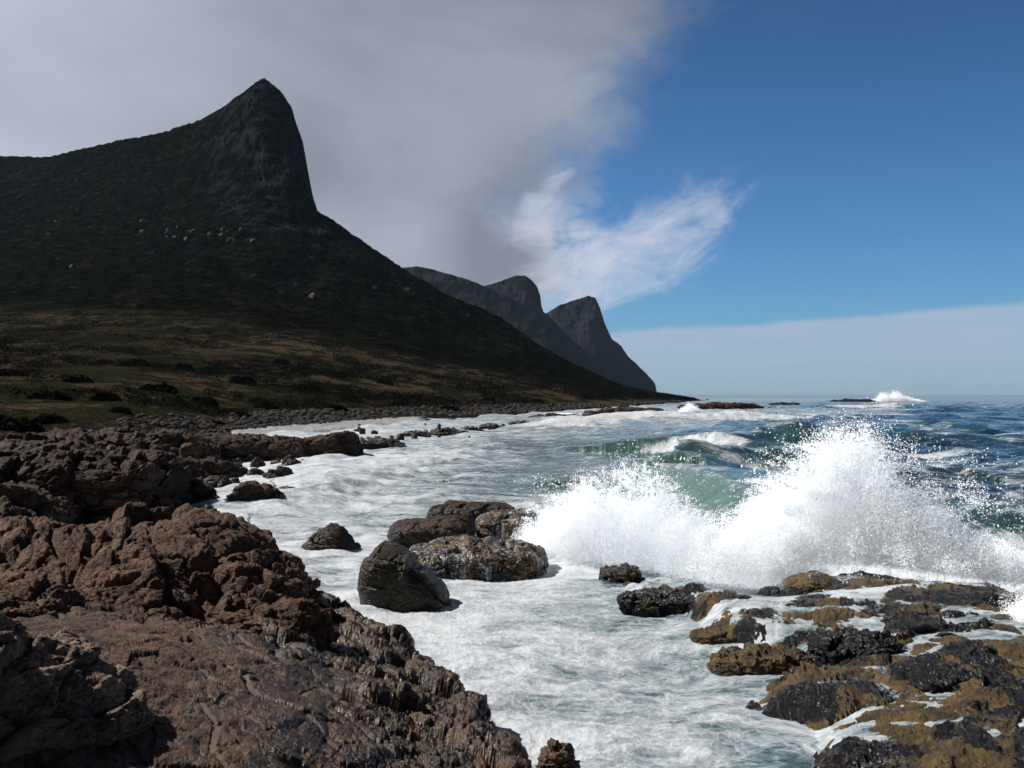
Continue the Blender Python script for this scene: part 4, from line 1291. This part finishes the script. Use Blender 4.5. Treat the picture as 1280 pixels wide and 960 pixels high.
def plume(top, base_px, base_d, thick, count, rmin, rmax, seed, hard=0.75, clump=1.0):
    el_, er_ = (70, 60) if top[-1][0] - top[0][0] > 300 else ((top[-1][0] - top[0][0]) * .25,) * 2
    """top: [(px, row)] outline of the crown of the splash; base_d: [(px, distance, base height)]"""
    rg = np.random.default_rng(seed)
    out_c, out_r = [], []
    got = 0
    x0, x1 = top[0][0], top[-1][0]
    while got < count:
        m_ = count * 2
        a_ = rg.uniform(x0, x1, m_)
        D = ptab(a_, base_d, 1); zb = ptab(a_, base_d, 2)
        zt = CAMZ - (ptab(a_, top, 1) - HY) / F * D
        X_ = (a_ - 640) / F * D
        jt = np.stack([X_ * 1.9, X_ * 0, X_ * 0 + seed], -1)
        zt = zb + (zt - zb) * (1 + .34 * fbm(jt, 3, .6) + .14 * fbm(jt * 4.1, 2, .6))
        zt = np.maximum(zt, zb + .1)
        v = rg.beta(1.0, 1.35, m_) * 1.18
        z = zb + (zt - zb) * v
        y = D + rg.normal(size=m_) * thick * (0.55 + .25 * v)
        x = (a_ - 640) / F * D
        P_ = np.stack([x, y * .7, z], -1).astype(np.float32)
        nz = fbm(P_ * 0.9 + seed, 5, 0.62)
        xc = (x0 + x1) * .5; lean = (a_ - xc) / (x1 - x0)
        nz2 = fbm(np.stack([(x - lean * 2.2 * (z - zb)) * 5.5, y * 2.5, z * .9], -1) + seed, 4, .62)
        dens = 1.02 - sst(v + 0.95 * nz * clump + .55 * nz2, hard - .50, hard + .25)
        ends = sst(a_, x0, x0 + el_) * sst(x1 - a_, 0, er_)
        keep = rg.random(m_) < dens * ends
        x, y, z, v, nz = x[keep], y[keep], z[keep], v[keep], nz[keep]
        r = rmin + (rmax - rmin) * rg.random(len(x)) ** 4.5 * (0.35 + 0.65 * np.clip(v, 0, 1))
        out_c.append(np.stack([x, y, z], -1)); out_r.append(r)
        got += len(x)
    return np.concatenate(out_c)[:count].astype(np.float32), np.concatenate(out_r)[:count].astype(np.float32)


def strays(cx, cy, cz, sx, sy, sz, n_, seed, rmin=.004, rmax=.022, tilt=0.0):
    """loose drops in torn strings around a splash"""
    rg = np.random.default_rng(seed)
    P_ = rg.normal(size=(n_ * 6, 3)) * (sx, sy, sz) + (cx, cy, cz)
    P_[:, 2] += tilt * (P_[:, 0] - cx)
    k_ = fbm(P_ * 1.9 + seed, 4, .65)
    P_ = P_[k_ > np.quantile(k_, 5 / 6)]
    r = rmin + (rmax - rmin) * rg.random(len(P_)) ** 4
    return P_.astype(np.float32), r.astype(np.float32)


def strings(top, base_d, n_, per, seed, x0=None, x1=None):
    """ropes of drops flung out of a splash along short arcs"""
    rg = np.random.default_rng(seed)
    C_, R_ = [], []
    x0 = x0 or top[0][0] + 30; x1 = x1 or top[-1][0] - 40
    xc = (x0 + x1) / 2
    for i in range(n_):
        a_ = rg.uniform(x0, x1)
        D = float(ptab(a_, base_d, 1)); zb = float(ptab(a_, base_d, 2)); zt = CAMZ - (float(ptab(a_, top, 1)) - HY) / F * D
        h_ = max(zt - zb, .2)
        p0 = np.array([(a_ - 640) / F * D, D + rg.normal() * .4, zb + h_ * rg.uniform(.55, .95)])
        vel = np.array([rg.normal() * .9 + (a_ - xc) / 90, rg.normal() * .5, rg.uniform(1.0, 2.6)]) * (h_ / 2.2) ** .5
        tt_ = rg.uniform(.12, .34) * rg.random(per) ** .8
        q = p0 + vel * tt_[:, None] - np.array([0, 0, 4.9]) * (tt_ ** 2)[:, None]
        q += rg.normal(size=(per, 3)) * (.012 + .10 * tt_[:, None])
        C_.append(q); R_.append(.004 + .012 * rg.random(per) ** 3)
    return np.concatenate(C_).astype(np.float32), np.concatenate(R_).astype(np.float32)


def join(*l):
    return np.concatenate([q[0] for q in l]), np.concatenate([q[1] for q in l])


# tall splash against the reef
topA = [(905, 700), (930, 640), (960, 615), (985, 585), (1005, 560), (1030, 548), (1050, 541), (1075, 538), (1088, 548), (1098, 570), (1115, 590), (1150, 625), (1190, 650), (1230, 672), (1260, 690), (1300, 700)]
baseA = [(905, 20.3, .35), (1000, 19.2, .5), (1060, 18.8, .6), (1150, 18.2, .55), (1300, 17.2, .5)]
A1 = plume(topA, None, baseA, .70, 540000, .0048, .019, 1, hard=.78, clump=.8)
A2 = strays(8.3, 18.5, 2.3, 1.1, .5, .35, 5000, 2, tilt=-.25)
A3 = strays(5.8, 18.8, 2.3, .7, .5, .4, 1500, 3)
A4 = strays(7.6, 17.4, .95, 1.3, .5, .30, 9000, 4, rmin=.004, rmax=.016)
A5 = strays(7.0, 18.8, 3.15, .5, .4, .22, 1500, 5)
C_, r_ = join(A1, A2, A3, A4, A5, strings(topA, baseA, 420, 90, 21))
droplets('splash', C_, r_, 'towering burst of white spray thrown up behind the mussel reef', 'splash')
# broad plume to its left
topB = [(632, 672), (650, 656), (680, 634), (705, 618), (740, 602), (775, 586), (800, 577), (815, 586), (835, 612), (865, 634), (885, 654), (905, 650), (930, 640), (955, 636), (985, 650), (1010, 680)]
baseB = [(632, 24.6, 0), (700, 22.9, 0), (800, 21.3, 0), (880, 19.9, 0), (950, 19.0, .05), (1010, 19.0, .3)]
B1 = plume(topB, None, baseB, .60, 330000, .0050, .018, 6, hard=.80, clump=.7)
B2 = strays(2.6, 23, 1.75, 1.1, .5, .18, 1500, 7)
B3 = strays(3.4, 24, 2.3, .4, .5, .18, 700, 8)
C_, r_ = join(B1, B2, B3, strings(topB, baseB, 300, 90, 22))
droplets('splash', C_, r_, 'broad rolling bank of spray between the washed rocks and the reef', 'splash')
# water thrown up at the right frame edge
topC = [(1205, 812), (1225, 795), (1245, 775), (1262, 760), (1285, 735), (1320, 730)]
baseC = [(1205, 15.0, .15), (1250, 14.6, .1), (1320, 14.2, .0)]
C1 = plume(topC, None, baseC, .35, 60000, .006, .013, 9, hard=.9, clump=.5)
droplets('splash', *C1, 'small white burst at the right-hand corner of the reef', 'splash')
# far ones
topD = [(1088, 501), (1098, 497), (1104, 489), (1108, 493), (1112, 497), (1119, 487), (1124, 493), (1134, 497), (1146, 500), (1158, 502)]
dD = 520
D1 = plume(topD, None, [(1088, dD, 0), (1158, dD, 0)], 5, 22000, .08, .28, 10, hard=.95, clump=.4)
droplets('splash', *D1, 'distant white burst on the horizon beside the skerry', 'splash')
topE = [(848, 516), (856, 508), (862, 502), (868, 506), (876, 514)]
E1 = plume(topE, None, [(848, 205, 0), (876, 205, 0)], 2, 9000, .04, .12, 11, hard=.8, clump=.5)
droplets('splash', *E1, 'thin puff of spray off the end of the rocky point', 'splash')
topF = [(680, 528), (700, 519), (712, 517), (725, 524)]
F1_ = plume(topF, None, [(680, 190, 0), (725, 190, 0)], 2, 8000, .04, .10, 12, hard=.7, clump=.5)
droplets('splash', *F1_, 'faint puff of spray on the shoreline beneath the slope', 'splash')

# ------------------------------------------------------------------ haze
def haze_b(t, out):
    v = t.node('ShaderNodeVolumePrincipled')
    v.inputs['Color'].default_value = (0.55, 0.76, 1.0, 1)
    v.inputs['Density'].default_value = 0.000023
    v.inputs['Anisotropy'].default_value = 0.1
    t.l.new(v.outputs[0], out.inputs['Volume'])


M_haze = material('sea_air', haze_b)
hx0, hx1, hy0, hy1, hz0, hz1 = -9500, 9500, -300, 9500, -60, 420
V = [(x, y, z) for z in (hz0, hz1) for y in (hy0, hy1) for x in (hx0, hx1)]
hz = mesh_obj('haze', V, [(0, 2, 3, 1), (4, 5, 7, 6), (0, 1, 5, 4), (2, 6, 7, 3), (0, 4, 6, 2), (1, 3, 7, 5)], M_haze, smooth=False)
tag(hz, kind='stuff')
